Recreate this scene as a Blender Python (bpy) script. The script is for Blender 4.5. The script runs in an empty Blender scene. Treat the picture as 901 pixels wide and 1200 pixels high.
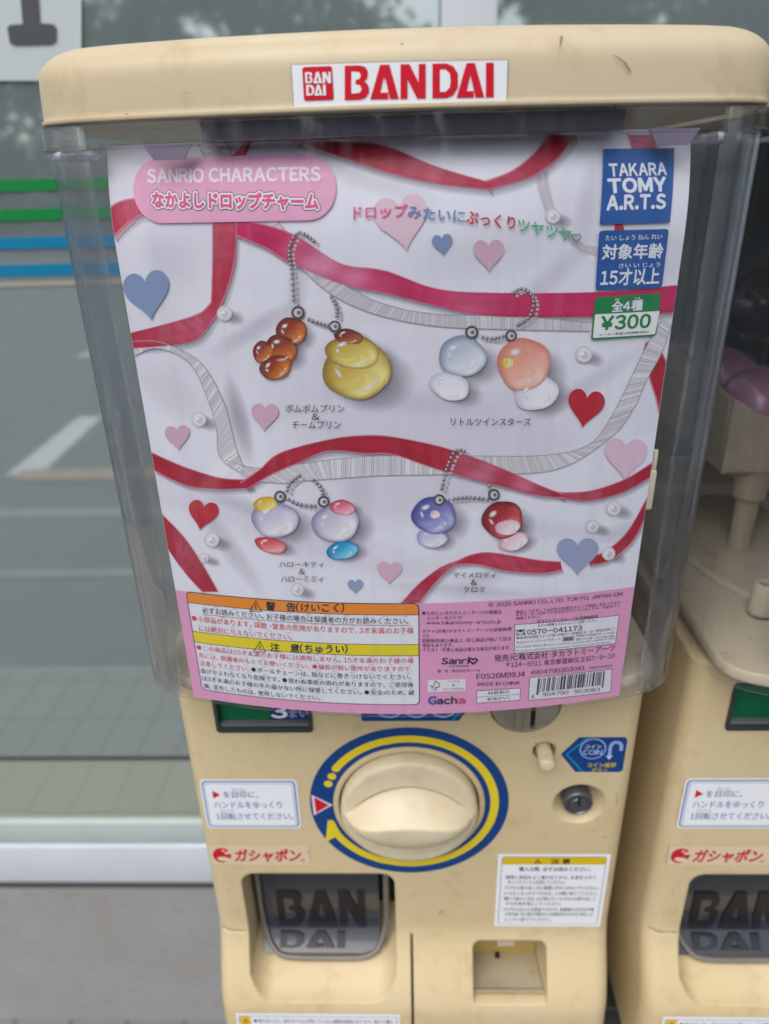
import bpy, bmesh, math, random
from mathutils import Vector, Matrix
random.seed(7)
SC = bpy.context.scene
COL = SC.collection

# ------------------------------------------------------------------ camera, sky, light, exposure
CAM = Vector((0.0005694, -0.30631, 0.0))
FPX, PITCH, YAW, ROLL = 839.75, 0.43769, -0.03459, -0.02842
_cp, _sp, _cy, _sy = math.cos(PITCH), math.sin(PITCH), math.cos(YAW), math.sin(YAW)
FWD = Vector((_sy*_cp, _cy*_cp, -_sp))
_r0 = Vector((_cy, -_sy, 0)); _u0 = _r0.cross(FWD)
RIGHT = _r0*math.cos(ROLL) + _u0*math.sin(ROLL)
UP = _u0*math.cos(ROLL) - _r0*math.sin(ROLL)
cd = bpy.data.cameras.new('camera'); cam = bpy.data.objects.new('camera', cd); COL.objects.link(cam)
m = Matrix((RIGHT, UP, -FWD)).transposed().to_4x4(); m.translation = CAM
cam.matrix_world = m
cd.sensor_fit = 'VERTICAL'; cd.sensor_height = 36; cd.lens = FPX/1200*36
cd.clip_start = 0.01; cd.clip_end = 400
cd.dof.use_dof = True; cd.dof.focus_distance = 0.285; cd.dof.aperture_fstop = 8.2
SC.camera = cam

SUN_EL, SUN_AZ = math.radians(58), math.radians(205)     # azimuth measured clockwise from +y
w = bpy.data.worlds.new('World'); SC.world = w; w.use_nodes = True
nt = w.node_tree; bg = nt.nodes['Background']
sk = nt.nodes.new('ShaderNodeTexSky'); sk.sky_type = 'NISHITA'; sk.sun_disc = False
sk.sun_elevation = SUN_EL; sk.sun_rotation = SUN_AZ; sk.dust_density = 3.0; sk.air_density = 1.0
hs = nt.nodes.new('ShaderNodeHueSaturation'); hs.inputs['Saturation'].default_value = 0.35
nt.links.new(sk.outputs[0], hs.inputs['Color']); nt.links.new(hs.outputs[0], bg.inputs[0]); bg.inputs[1].default_value = 0.15
sl = bpy.data.lights.new('sun', 'SUN'); sl.energy = 1.1; sl.angle = math.radians(50); sl.color = (1.0, .96, .9)
so = bpy.data.objects.new('sun', sl); COL.objects.link(so)
sd = Vector((math.sin(SUN_AZ)*math.cos(SUN_EL), math.cos(SUN_AZ)*math.cos(SUN_EL), math.sin(SUN_EL)))
so.rotation_euler = (-sd).to_track_quat('-Z', 'Y').to_euler(); so.location = (0, -3, 4)
SC.view_settings.view_transform = 'Standard'; SC.view_settings.look = 'None'
SC.view_settings.exposure = 0.42; SC.view_settings.gamma = 1; SC.view_settings.use_curve_mapping = False
SC.render.engine = 'CYCLES'; SC.cycles.use_denoising = True
SC.cycles.max_bounces = 10; SC.cycles.transparent_max_bounces = 24; SC.cycles.caustics_reflective = False; SC.cycles.caustics_refractive = False

# ------------------------------------------------------------------ survey helpers: photograph measurement -> point on a real surface
def ray(px, py):
    d = RIGHT*((px-450.5)/FPX) - UP*((py-600)/FPX) + FWD
    return d/d.y
def on_y(px, py, y=0.0):
    p = CAM + ray(px, py)*(y-CAM.y); return (p.x, p.z)
def on_z(px, py, z):
    d = ray(px, py); return CAM + d*((z-CAM.z)/d.z)
def lin(c):
    c = c/255
    return c/12.92 if c <= .04045 else ((c+.055)/1.055)**2.4
def rgb(r, g, b, k=1.0):
    return (min(.9, lin(r)*k), min(.9, lin(g)*k), min(.9, lin(b)*k), 1.0)

# ------------------------------------------------------------------ materials
def mat_new(name):
    m = bpy.data.materials.new(name); m.use_nodes = True
    nt = m.node_tree; return m, nt, nt.nodes['Principled BSDF'], nt.nodes['Material Output']
def mat_flat(name, col, rough=.5, metal=0.0, bump=0.0, scale=200, var=0.0, vscale=20, coat=0.0):
    m, nt, p, o = mat_new(name)
    p.inputs['Base Color'].default_value = (*col[:3], 1); p.inputs['Roughness'].default_value = rough; p.inputs['Metallic'].default_value = metal
    p.inputs['Coat Weight'].default_value = coat
    tc = nt.nodes.new('ShaderNodeTexCoord')
    if bump:
        n = nt.nodes.new('ShaderNodeTexNoise'); n.inputs['Scale'].default_value = scale; n.inputs['Detail'].default_value = 4
        b = nt.nodes.new('ShaderNodeBump'); b.inputs['Strength'].default_value = bump; b.inputs['Distance'].default_value = .001
        nt.links.new(tc.outputs['Object'], n.inputs['Vector']); nt.links.new(n.outputs[0], b.inputs['Height']); nt.links.new(b.outputs[0], p.inputs['Normal'])
    if var:
        n = nt.nodes.new('ShaderNodeTexNoise'); n.inputs['Scale'].default_value = vscale; n.inputs['Detail'].default_value = 6
        r = nt.nodes.new('ShaderNodeValToRGB'); r.color_ramp.elements[0].position = .3; r.color_ramp.elements[1].position = .7
        r.color_ramp.elements[0].color = (*[c*(1-var) for c in col[:3]], 1); r.color_ramp.elements[1].color = (*[min(.95, c*(1+var*.5)) for c in col[:3]], 1)
        nt.links.new(tc.outputs['Object'], n.inputs['Vector']); nt.links.new(n.outputs[0], r.inputs[0]); nt.links.new(r.outputs[0], p.inputs['Base Color'])
    return m
def mat_plastic(name, col, dirt=.5, rough=.42):
    # aged cream plastic: slow yellowing, faint grime blotches, dark specks, moulded grain
    m, nt, p, o = mat_new(name)
    N, L = nt.nodes.new, nt.links.new
    tc = N('ShaderNodeTexCoord')
    n1 = N('ShaderNodeTexNoise'); n1.inputs['Scale'].default_value = 9; n1.inputs['Detail'].default_value = 5
    n2 = N('ShaderNodeTexNoise'); n2.inputs['Scale'].default_value = 60; n2.inputs['Detail'].default_value = 8; n2.inputs['Roughness'].default_value = .65
    n3 = N('ShaderNodeTexVoronoi'); n3.inputs['Scale'].default_value = 95
    n4 = N('ShaderNodeTexNoise'); n4.inputs['Scale'].default_value = 900
    for n in (n1, n2, n3, n4): L(tc.outputs['Object'], n.inputs['Vector'])
    r1 = N('ShaderNodeValToRGB'); e = r1.color_ramp.elements; e[0].position = .3; e[1].position = .72
    e[0].color = (*[c*f for c, f in zip(col, (.95, .92, .86))], 1); e[1].color = (*[min(.9, c*f) for c, f in zip(col, (1.03, 1.04, 1.08))], 1)
    L(n1.outputs[0], r1.inputs[0])
    r2 = N('ShaderNodeValToRGB'); e = r2.color_ramp.elements; e[0].position = .53; e[1].position = .8; e[0].color = (0, 0, 0, 1); e[1].color = (dirt, dirt, dirt, 1)
    L(n2.outputs[0], r2.inputs[0])
    mx = N('ShaderNodeMix'); mx.data_type = 'RGBA'; L(r2.outputs[0], mx.inputs[0]); L(r1.outputs[0], mx.inputs[6]); mx.inputs[7].default_value = (*[c*f for c, f in zip(col, (.62, .52, .42))], 1)
    # specks
    r3 = N('ShaderNodeValToRGB'); e = r3.color_ramp.elements; e[0].position = .05; e[1].position = .09; e[0].color = (1, 1, 1, 1); e[1].color = (0, 0, 0, 1)
    L(n3.outputs['Distance'], r3.inputs[0])
    r4 = N('ShaderNodeValToRGB'); e = r4.color_ramp.elements; e[0].position = .9; e[1].position = .93; e[0].color = (0, 0, 0, 1); e[1].color = (dirt, dirt, dirt, 1)
    L(n3.outputs['Color'], r4.inputs[0])
    mu = N('ShaderNodeMath'); mu.operation = 'MULTIPLY'; L(r3.outputs[0], mu.inputs[0]); L(r4.outputs[0], mu.inputs[1])
    mx2 = N('ShaderNodeMix'); mx2.data_type = 'RGBA'; L(mu.outputs[0], mx2.inputs[0]); L(mx.outputs[2], mx2.inputs[6]); mx2.inputs[7].default_value = (.09, .06, .04, 1)
    mp = N('ShaderNodeMapping'); mp.inputs['Scale'].default_value = (55, 55, 900); mp.inputs['Rotation'].default_value = (0, .5, 0)
    n5 = N('ShaderNodeTexNoise'); n5.inputs['Scale'].default_value = 1; n5.inputs['Detail'].default_value = 3; L(tc.outputs['Object'], mp.inputs[0]); L(mp.outputs[0], n5.inputs['Vector'])
    r5 = N('ShaderNodeValToRGB'); e = r5.color_ramp.elements; e[0].position = .70; e[1].position = .78; e[0].color = (0, 0, 0, 1); e[1].color = (dirt*.8, dirt*.8, dirt*.8, 1); L(n5.outputs[0], r5.inputs[0])
    mx3 = N('ShaderNodeMix'); mx3.data_type = 'RGBA'; L(r5.outputs[0], mx3.inputs[0]); L(mx2.outputs[2], mx3.inputs[6]); mx3.inputs[7].default_value = (*[c*f for c, f in zip(col, (.55, .5, .45))], 1)
    L(mx3.outputs[2], p.inputs['Base Color'])
    rr = N('ShaderNodeMapRange'); L(n2.outputs[0], rr.inputs[0]); rr.inputs[3].default_value = rough-.08; rr.inputs[4].default_value = rough+.16; L(rr.outputs[0], p.inputs['Roughness'])
    b = N('ShaderNodeBump'); b.inputs['Strength'].default_value = .12; b.inputs['Distance'].default_value = .0004; L(n4.outputs[0], b.inputs['Height']); L(b.outputs[0], p.inputs['Normal'])
    bv = N('ShaderNodeBevel'); bv.samples = 4; bv.inputs['Radius'].default_value = .0022; L(bv.outputs[0], b.inputs['Normal'])
    return m
def mat_clear(name, tint, gloss_rough=.06, haze=.06, f0=1.45, streak=(160, 160, 3)):
    # thin clear sheet: tinted pass-through, mirror by Fresnel, a little scatter from fine vertical scratches
    m, nt, p, o = mat_new(name); nt.nodes.remove(p)
    N, L = nt.nodes.new, nt.links.new
    t = N('ShaderNodeBsdfTransparent')
    g = N('ShaderNodeBsdfGlossy'); g.inputs['Roughness'].default_value = gloss_rough
    d = N('ShaderNodeBsdfDiffuse'); d.inputs[0].default_value = (.5, .5, .56, 1)
    lw = N('ShaderNodeLayerWeight'); lw.inputs[0].default_value = .5; pw = N('ShaderNodeMath'); pw.operation = 'POWER'; pw.inputs[1].default_value = 5; L(lw.outputs['Facing'], pw.inputs[0]); f = N('ShaderNodeMath'); f.operation = 'MULTIPLY_ADD'; f.inputs[1].default_value = .55; f.inputs[2].default_value = .034; L(pw.outputs[0], f.inputs[0])
    p3 = N('ShaderNodeMath'); p3.operation = 'POWER'; p3.inputs[1].default_value = 5.0; L(lw.outputs['Facing'], p3.inputs[0])
    tm = N('ShaderNodeMix'); tm.data_type = 'RGBA'; L(p3.outputs[0], tm.inputs[0]); tm.inputs[6].default_value = (*tint, 1); tm.inputs[7].default_value = (tint[0]*.30, tint[1]*.33, tint[2]*.40, 1); L(tm.outputs[2], t.inputs[0])
    tc = N('ShaderNodeTexCoord'); mp = N('ShaderNodeMapping'); mp.inputs['Scale'].default_value = streak
    n = N('ShaderNodeTexNoise'); n.inputs['Scale'].default_value = 1; n.inputs['Detail'].default_value = 6
    L(tc.outputs['Object'], mp.inputs[0]); L(mp.outputs[0], n.inputs['Vector'])
    r = N('ShaderNodeMapRange'); r.inputs[1].default_value = .52; r.inputs[2].default_value = .74; r.inputs[3].default_value = haze*.3; r.inputs[4].default_value = haze*5; L(n.outputs[0], r.inputs[0])
    m1 = N('ShaderNodeMixShader'); L(r.outputs[0], m1.inputs[0]); L(t.outputs[0], m1.inputs[1]); L(d.outputs[0], m1.inputs[2])
    m2 = N('ShaderNodeMixShader'); L(f.outputs[0], m2.inputs[0]); L(m1.outputs[0], m2.inputs[1]); L(g.outputs[0], m2.inputs[2])
    L(m2.outputs[0], o.inputs[0]); return m
def mat_ink(name, rough=.4, spec=.4):
    m, nt, p, o = mat_new(name)
    a = nt.nodes.new('ShaderNodeVertexColor'); a.layer_name = 'ink'
    nt.links.new(a.outputs[0], p.inputs['Base Color']); nt.links.new(a.outputs['Alpha'], p.inputs['Alpha']); p.inputs['Roughness'].default_value = rough; p.inputs['Specular IOR Level'].default_value = spec
    return m

CREAM = (.628, .508, .305)
M_BODY = mat_plastic('aged_cream_plastic', CREAM, .55)
M_LID = mat_plastic('aged_cream_lid_plastic', (.548, .456, .302), .6)
M_KNOB = mat_plastic('pale_knob_plastic', (.68, .59, .42), .5, .38)
M_FLOOR = mat_plastic('pale_floor_plastic', (.52, .455, .34), .9)
M_HOOD = mat_clear('clear_hood_plastic', (.985, .987, .992), gloss_rough=.035, haze=.011)
M_CORNER = mat_clear('clear_hood_corner', (.96, .965, .98), gloss_rough=.03, haze=.014)
_nt = M_CORNER.node_tree; _o = _nt.nodes['Material Output']; _src = _o.inputs[0].links[0].from_socket      # the thick moulded corners bend what is behind them
_g = _nt.nodes.new('ShaderNodeBsdfGlass'); _g.inputs['IOR'].default_value = 1.45; _g.inputs['Roughness'].default_value = .02; _g.inputs[0].default_value = (.93, .95, .98, 1)
_m = _nt.nodes.new('ShaderNodeMixShader'); _m.inputs[0].default_value = .42; _nt.links.new(_src, _m.inputs[1]); _nt.links.new(_g.outputs[0], _m.inputs[2]); _nt.links.new(_m.outputs[0], _o.inputs[0])
M_INK = mat_ink('printed_ink'); M_STK = mat_ink('sticker_print', .35)
M_RAIL = mat_flat('smoky_rail_plastic', rgb(58, 55, 66), .3)
M_DARK = mat_flat('dark_smoky_plastic', (.018, .021, .03), .28, coat=.3)
M_DARK2 = mat_flat('matt_black_plastic', (.012, .012, .014), .6)
M_LOCK = mat_flat('black_lock_metal', (.17, .175, .19), .36, .8)
M_STEEL = mat_flat('dull_coin_plate', (.36, .31, .24), .4, .35, var=.25, vscale=60)

# ------------------------------------------------------------------ object helpers
def link(name, me, parent=None, mats=()):
    o = bpy.data.objects.new(name, me); COL.objects.link(o)
    for mm in mats: me.materials.append(mm)
    if parent: o.parent = parent
    return o
def from_bm(name, bm, mat, parent=None, smooth=35, loc=None):
    me = bpy.data.meshes.new(name); bmesh.ops.recalc_face_normals(bm, faces=bm.faces[:]); bm.to_mesh(me); bm.free()
    o = link(name, me, parent, (mat,) if mat else ())
    if smooth:
        for p in me.polygons: p.use_smooth = True
        me.set_sharp_from_angle(angle=math.radians(smooth))
    if loc: o.location = loc
    return o
def empty(name, loc=(0, 0, 0)):
    o = bpy.data.objects.new(name, None); COL.objects.link(o); o.location = loc; o.empty_display_size = .05; return o
def tag(o, label=None, cat=None, group=None, kind=None):
    if label: o['label'] = label
    if cat: o['category'] = cat
    if group: o['group'] = group
    if kind: o['kind'] = kind
    return o
def box(bm, x0, x1, y0, y1, z0, z1, bev=0):
    r = bmesh.ops.create_cube(bm, size=1, matrix=Matrix.Translation(((x0+x1)/2, (y0+y1)/2, (z0+z1)/2)) @ Matrix.Diagonal((x1-x0, y1-y0, z1-z0, 1)))
    if bev:
        es = list({e for v in r['verts'] for e in v.link_edges})
        bmesh.ops.bevel(bm, geom=es, offset=bev, segments=3, profile=.5, affect='EDGES')
def cyl(bm, p0, p1, r0, r1=None, seg=40, cap=True):
    p0, p1 = Vector(p0), Vector(p1); r1 = r0 if r1 is None else r1
    q = (p1-p0).to_track_quat('Z', 'Y').to_matrix().to_4x4()
    bmesh.ops.create_cone(bm, cap_ends=cap, segments=seg, radius1=r0, radius2=r1, depth=(p1-p0).length, matrix=Matrix.Translation((p0+p1)/2) @ q)
def loft(rings, cap0=True, cap1=True, bm=None):
    bm = bm or bmesh.new(); vs = [[bm.verts.new(p) for p in r] for r in rings]
    n = len(vs[0])
    for a, b in zip(vs, vs[1:]):
        for i in range(n): bm.faces.new((a[i], a[(i+1) % n], b[(i+1) % n], b[i]))
    if cap0: bm.faces.new(vs[0][::-1])
    if cap1: bm.faces.new(vs[-1])
    return bm
def boolean(o, cutter_bm, op='DIFFERENCE'):
    bmesh.ops.recalc_face_normals(cutter_bm, faces=cutter_bm.faces[:])
    me = bpy.data.meshes.new('cutter'); cutter_bm.to_mesh(me); cutter_bm.free()
    c = bpy.data.objects.new('cutter', me); COL.objects.link(c)
    md = o.modifiers.new('cut', 'BOOLEAN'); md.object = c; md.operation = op; md.solver = 'EXACT'
    bpy.context.view_layer.update()
    dg = bpy.context.evaluated_depsgraph_get()
    new = bpy.data.meshes.new_from_object(o.evaluated_get(dg)); o.modifiers.clear()
    old = o.data; o.data = new; bpy.data.objects.remove(c); bpy.data.meshes.remove(me)
    for p in new.polygons: p.use_smooth = True
    new.set_sharp_from_angle(angle=math.radians(30))
def rrect(x0, x1, z0, z1, r, n=6):
    out = []
    for cx, cz, a in ((x1-r, z1-r, 0), (x0+r, z1-r, 90), (x0+r, z0+r, 180), (x1-r, z0+r, 270)):
        for i in range(n+1):
            t = math.radians(a+90*i/n); out.append((cx+r*math.cos(t), cz+r*math.sin(t)))
    return out

# ------------------------------------------------------------------ flat printed artwork laid on a surface
_txt = {}
def glyph(ch):
    if ch in _txt: return _txt[ch]
    c = bpy.data.curves.new('t', 'FONT'); c.body = ch; c.resolution_u = 3; c.size = 1
    o = bpy.data.objects.new('t', c); COL.objects.link(o); bpy.context.view_layer.update()
    me = bpy.data.meshes.new_from_object(o.evaluated_get(bpy.context.evaluated_depsgraph_get()))
    vs = [(v.co.x, v.co.y) for v in me.vertices]; fs = [tuple(p.vertices) for p in me.polygons]
    bpy.data.objects.remove(o); bpy.data.curves.remove(c); bpy.data.meshes.remove(me)
    _txt[ch] = (vs, fs); return _txt[ch]
def text_mesh(s, track=.075):
    # Latin letters use the full-width forms of the same gothic face, set close together
    V, F, x = [], [], 0.0
    for ch in s:
        if ch == ' ': x += .26; continue
        if ch == '\u3000': x += 1.0; continue
        if ch == 'I':
            b = len(V); V += [(x, -.02), (x+.095, -.02), (x+.095, .715), (x, .715)]; F.append((b, b+1, b+2, b+3)); x += .095+track; continue
        lat = 33 <= ord(ch) <= 126 or ch == '¥'
        vs, fs = glyph('\uffe5' if ch == '¥' else chr(ord(ch)+0xFEE0) if lat else ch)
        if not vs: x += .5; continue
        b = len(V)
        if lat:
            x0 = min(v[0] for v in vs); x1 = max(v[0] for v in vs)
            V += [(v[0]-x0+x, v[1]) for v in vs]; x += x1-x0+track
        else:
            V += [(v[0]+x, v[1]) for v in vs]; x += 1.0 if ch not in '、。・' else .72
        F += [tuple(b+i for i in f) for f in fs]
    return V, F
def catmull(pts, n=10, closed=False):
    out = []; N = len(pts)
    g = (lambda i: pts[i % N]) if closed else (lambda i: pts[max(0, min(N-1, i))])
    for i in range(N if closed else N-1):
        a, b, c, d = g(i-1), g(i), g(i+1), g(i+2)
        for j in range(n):
            t = j/n
            out.append(tuple(.5*((2*b[k])+(-a[k]+c[k])*t+(2*a[k]-5*b[k]+4*c[k]-d[k])*t*t+(-a[k]+3*b[k]-3*c[k]+d[k])*t**3) for k in (0, 1)))
    if not closed: out.append(tuple(pts[-1]))
    return out
class Art:
    EPS = .00010
    def __init__(self, place, pick): self.place, self.pick, self.items = place, pick, []
    def raw(self, verts, faces, layer, cols):            # surface coordinates
        self.items.append((verts, faces, layer, cols))
    def poly(self, pts, layer, col, px=True):
        v = [self.pick(*p) for p in pts] if px else list(pts)
        self.raw(v, [tuple(range(len(v)))], layer, col)
    def ell(self, cx, cy, rx, ry, layer, col, rot=0, n=28, px=True):
        c, s = math.cos(rot), math.sin(rot)
        self.poly([(cx+rx*math.cos(t)*c-ry*math.sin(t)*s, cy+rx*math.cos(t)*s+ry*math.sin(t)*c) for t in (2*math.pi*i/n for i in range(n))], layer, col, px)
    def line(self, pts, wd, layer, col, px=True):        # stroked polyline, width in metres
        v = [Vector(self.pick(*p)) if px else Vector(p) for p in pts]
        for i, (a, b) in enumerate(zip(v, v[1:])):
            d = (b-a)
            if d.length < 1e-9: continue
            d = d.normalized(); n = Vector((-d.y, d.x))*wd/2; e = d*wd*.3
            self.raw([tuple(a+n-e), tuple(b+n+e), tuple(b-n+e), tuple(a-n-e)], [(0, 1, 2, 3)], layer+.05*(i % 3), col)
    def text(self, s, bl, br, tl, layer, col, bold=0.0, px=True, track=.075):
        # bold: stroke growth in ems, made of closely shifted copies each a hair above the last
        vs, fs = text_mesh(s, track+(1.3*bold if bold < .06 else 0))
        if not vs: return
        x0, x1 = min(v[0] for v in vs), max(v[0] for v in vs); y0, y1 = min(v[1] for v in vs), max(v[1] for v in vs)
        f = (lambda p: Vector(self.pick(*p))) if px else Vector
        B, R, T = f(bl), f(br), f(tl)
        X = (R-B)/max(1e-9, x1-x0); Y = (T-B)/max(1e-9, y1-y0)
        n = 0 if bold < .004 else (2 if bold < .015 else (6 if bold < .05 else 16))
        sh = [(bold*math.cos(2*math.pi*k/n+.4*(n > 2)), bold*math.sin(2*math.pi*k/n+.4*(n > 2))) for k in range(n)] or [(0, 0)]
        if n == 16: sh += [(dx*.5, dy*.5) for dx, dy in sh[::2]]
        if n > 2: sh.append((0, 0))
        for k, (dx, dy) in enumerate(sh):
            self.raw([tuple(B+X*(v[0]-x0+dx)+Y*(v[1]-y0+dy)) for v in vs], fs, layer+.03*k, col)
    def line_text(self, s, bl, br, h, layer, col, bold=0.0):   # h: glyph height in source pixels near the line
        self.text(s, bl, br, (bl[0], bl[1]-h), layer, col, bold)
    def build(self, name, parent, mat, step=.006):
        V, F, C = [], [], []
        for verts, faces, layer, cols in self.items:
            big = len(verts) < 400 and (max(v[0] for v in verts)-min(v[0] for v in verts) > step*1.3 or max(v[1] for v in verts)-min(v[1] for v in verts) > step*1.3)
            multi = isinstance(cols, list)
            if big and not multi:
                bm = bmesh.new(); bv = [bm.verts.new((v[0], v[1], 0)) for v in verts]
                for f in faces: bm.faces.new([bv[i] for i in f])
                bm.normal_update()
                bmesh.ops.triangulate(bm, faces=bm.faces[:])
                for ax in (0, 1):
                    lo = min(v[ax] for v in verts); hi = max(v[ax] for v in verts); k = math.floor(lo/step)+1
                    while k*step < hi:
                        co = [0, 0, 0]; no = [0, 0, 0]; co[ax] = k*step; no[ax] = 1
                        bmesh.ops.bisect_plane(bm, geom=bm.verts[:]+bm.edges[:]+bm.faces[:], dist=1e-7, plane_co=co, plane_no=no); k += 1
                bm.verts.index_update(); b = len(V)
                V += [(v.co.x, v.co.y, layer) for v in bm.verts]; F += [tuple(b+v.index for v in f.verts) for f in bm.faces]; C += [cols]*len(bm.verts); bm.free()
            else:
                b = len(V); V += [(v[0], v[1], layer) for v in verts]; F += [tuple(b+i for i in f) for f in faces]
                C += cols if multi else [cols]*len(verts)
        me = bpy.data.meshes.new(name)
        me.from_pydata([self.place(x, z, l*self.EPS) for x, z, l in V], [], F); me.update()
        at = me.color_attributes.new('ink', 'FLOAT_COLOR', 'POINT')
        for i, c in enumerate(C): at.data[i].color = c
        # every printed face looks out of the surface (towards -y)
        bm = bmesh.new(); bm.from_mesh(me)
        bm.normal_update(); bmesh.ops.triangulate(bm, faces=[f for f in bm.faces if len(f.verts) > 4])
        bm.normal_update()
        fl = [f for f in bm.faces if f.normal.y > 0]
        if fl: bmesh.ops.reverse_faces(bm, faces=fl)
        bm.to_mesh(me); bm.free()
        return link(name, me, parent, (mat,))

WHITE = rgb(232, 234, 240, 1.0); BLACK = rgb(34, 32, 38); RED = rgb(196, 22, 42); BLUE = rgb(16, 66, 140); YEL = rgb(225, 200, 40)
# ================================================================== SETTING
GZ = -1.33; WY = 0.45
def mirror_ground(px, py):      # where on the ground lies what the window pane shows at this measurement
    p = on_z(px, py, GZ); return (p.x, 2*WY-p.y)
def struct(o): return tag(o, kind='structure')
def sheet(name, pts, z, mat):
    bm = bmesh.new(); bm.faces.new([bm.verts.new((x, y, z)) for x, y in pts]); bm.normal_update()
    o = from_bm(name, bm, mat, smooth=0)
    if o.data.polygons[0].normal.z < 0: o.data.flip_normals()
    return struct(o)
def rect(x0, x1, y0, y1): return [(x0, y0), (x1, y0), (x1, y1), (x0, y1)]

M_ASPH = mat_flat('asphalt', (.11, .118, .125), .9, bump=.6, scale=90, var=.18, vscale=3)
M_LINE = mat_flat('worn_white_paint', (.62, .63, .62), .7, var=.15, vscale=12)
M_WARM = mat_flat('worn_orange_paint', (.38, .25, .19), .8, var=.2, vscale=12)
M_PALE = mat_flat('pale_concrete_strip', (.24, .26, .25), .8, var=.2, vscale=10)
mt, nt, p, o_ = mat_new('paving_tiles')
tc = nt.nodes.new('ShaderNodeTexCoord'); br = nt.nodes.new('ShaderNodeTexBrick'); br.offset = 0; br.inputs['Scale'].default_value = 1
br.inputs['Brick Width'].default_value = .1; br.inputs['Row Height'].default_value = .16; br.inputs['Mortar Size'].default_value = .0035; br.inputs['Mortar Smooth'].default_value = .4
br.inputs['Color1'].default_value = (.19, .19, .18, 1); br.inputs['Color2'].default_value = (.21, .205, .195, 1); br.inputs['Mortar'].default_value = (.085, .085, .085, 1)
nt.links.new(tc.outputs['Object'], br.inputs['Vector']); nt.links.new(br.outputs[0], p.inputs['Base Color']); p.inputs['Roughness'].default_value = .75
M_TILE = mt
sheet('ground', rect(-150, 150, -200, 150), GZ-.02, M_ASPH)
sheet('parking_lot', rect(-30, 30, -15, -.52), GZ-.004, M_ASPH)
sheet('pavement', rect(-12, 12, -.52, WY), GZ, M_TILE)
for y0, y1, mm in ((-.55, -.52, M_PALE), (-1.15, -1.10, M_PALE), (-1.72, -1.63, M_PALE)):
    sheet('concrete_strip', rect(-8, 8, y0, y1), GZ+.001, mm)
sheet('parking_line', [mirror_ground(*q) for q in ((92.7, 489), (120.7, 488), (56, 548.6), (5, 559))], GZ+.001, M_LINE)
sheet('parking_line', [mirror_ground(*q) for q in ((88, 418), (116, 408), (108, 417), (96, 418))], GZ+.001, M_LINE)
sheet('parking_edge_line', [mirror_ground(*q) for q in ((26, 551), (200, 549.5), (200, 561.6), (15.7, 563.7))], GZ+.005, M_WARM)

# shop front: concrete base, window with frame, sill, coloured film stripes
M_CONC = mat_plastic('weathered_concrete', (.315, .315, .32), .5, .85)
M_WFRAME = mat_flat('white_painted_aluminium', (.60, .64, .70), .35, var=.06, vscale=8)
M_PALEF = mat_flat('pale_green_frame', (.47, .54, .53), .3, var=.08, vscale=9)
base = empty('base_wall', (0, WY, GZ)); tag(base, 'grey weathered concrete plinth under the white window sill', 'wall')
bm = bmesh.new(); box(bm, -4, 4, WY-.006, WY+.2, GZ, -.988); o = from_bm('plinth', bm, M_CONC, smooth=0); o.parent = base; o.matrix_parent_inverse = Matrix.Translation((0, -WY, -GZ))
bm = bmesh.new(); box(bm, -4, 4, WY-.0075, WY+.15, -.9875, -.9772); o = from_bm('sealant_joint', bm, mat_flat('dark_sealant', (.06, .06, .06), .8), smooth=0); o.parent = base; o.matrix_parent_inverse = Matrix.Translation((0, -WY, -GZ))
win = empty('shop_window', (0, WY, -.977)); tag(win, 'large shop window with green and blue film stripes and white sill', 'window')
PI_ = Matrix.Translation((0, -WY, .977))
def wpart(name, x0, x1, y0, y1, z0, z1, mat, bev=0):
    bm = bmesh.new(); box(bm, x0, x1, y0, y1, z0, z1, bev); o = from_bm(name, bm, mat, smooth=30); o.parent = win; o.matrix_parent_inverse = PI_; return o
def mat_pane(name, tint, refl, rough=0.0, body=None, bodyw=0):
    m, nt, p, o = mat_new(name); nt.nodes.remove(p); N, L = nt.nodes.new, nt.links.new
    t = N('ShaderNodeBsdfTransparent'); t.inputs[0].default_value = (*tint, 1)
    last = t.outputs[0]
    if body:
        d = N('ShaderNodeBsdfDiffuse'); d.inputs[0].default_value = (*body, 1); mx = N('ShaderNodeMixShader'); mx.inputs[0].default_value = bodyw
        L(last, mx.inputs[1]); L(d.outputs[0], mx.inputs[2]); last = mx.outputs[0]
    g = N('ShaderNodeBsdfGlossy'); g.inputs['Roughness'].default_value = rough; g.inputs[0].default_value = (.93, 1.0, 1.0, 1)
    mx = N('ShaderNodeMixShader'); mx.inputs[0].default_value = refl; L(last, mx.inputs[1]); L(g.outputs[0], mx.inputs[2]); L(mx.outputs[0], o.inputs[0]); return m
M_GLASS = mat_pane('coated_window_glass', (.6, .65, .66), .36, .035, body=(.30, .36, .368), bodyw=.68)
M_LOWG = mat_pane('film_covered_lower_glass', (.5, .5, .45), .34, .02, body=(.36, .40, .32), bodyw=.9)
wpart('glass', -4, 4, WY, WY+.006, -.727, 1.7, M_GLASS)
wpart('lower_glass', -4, 4, WY, WY+.006, -.849, -.733, M_LOWG)
wpart('glazing_bar', -4, 4, WY-.001, WY+.012, -.733, -.727, mat_flat('dark_gasket', (.05, .055, .06), .6))
wpart('bottom_rail', -4, 4, WY-.006, WY+.05, -.894, -.849, M_PALEF, .002)
wpart('sill', -4, 4, WY-.008, WY+.06, -.977, -.895, M_WFRAME, .004)
wpart('mullion', .035, .083, WY-.03, WY+.03, -.893, 1.7, M_WFRAME, .003)
M_GREEN = mat_flat('green_film', (.0, .21, .045), .35); M_BLUEF = mat_flat('blue_film', (.0, .19, .37), .35); M_BEIGE = mat_flat('beige_film', (.36, .34, .27), .5)
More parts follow.
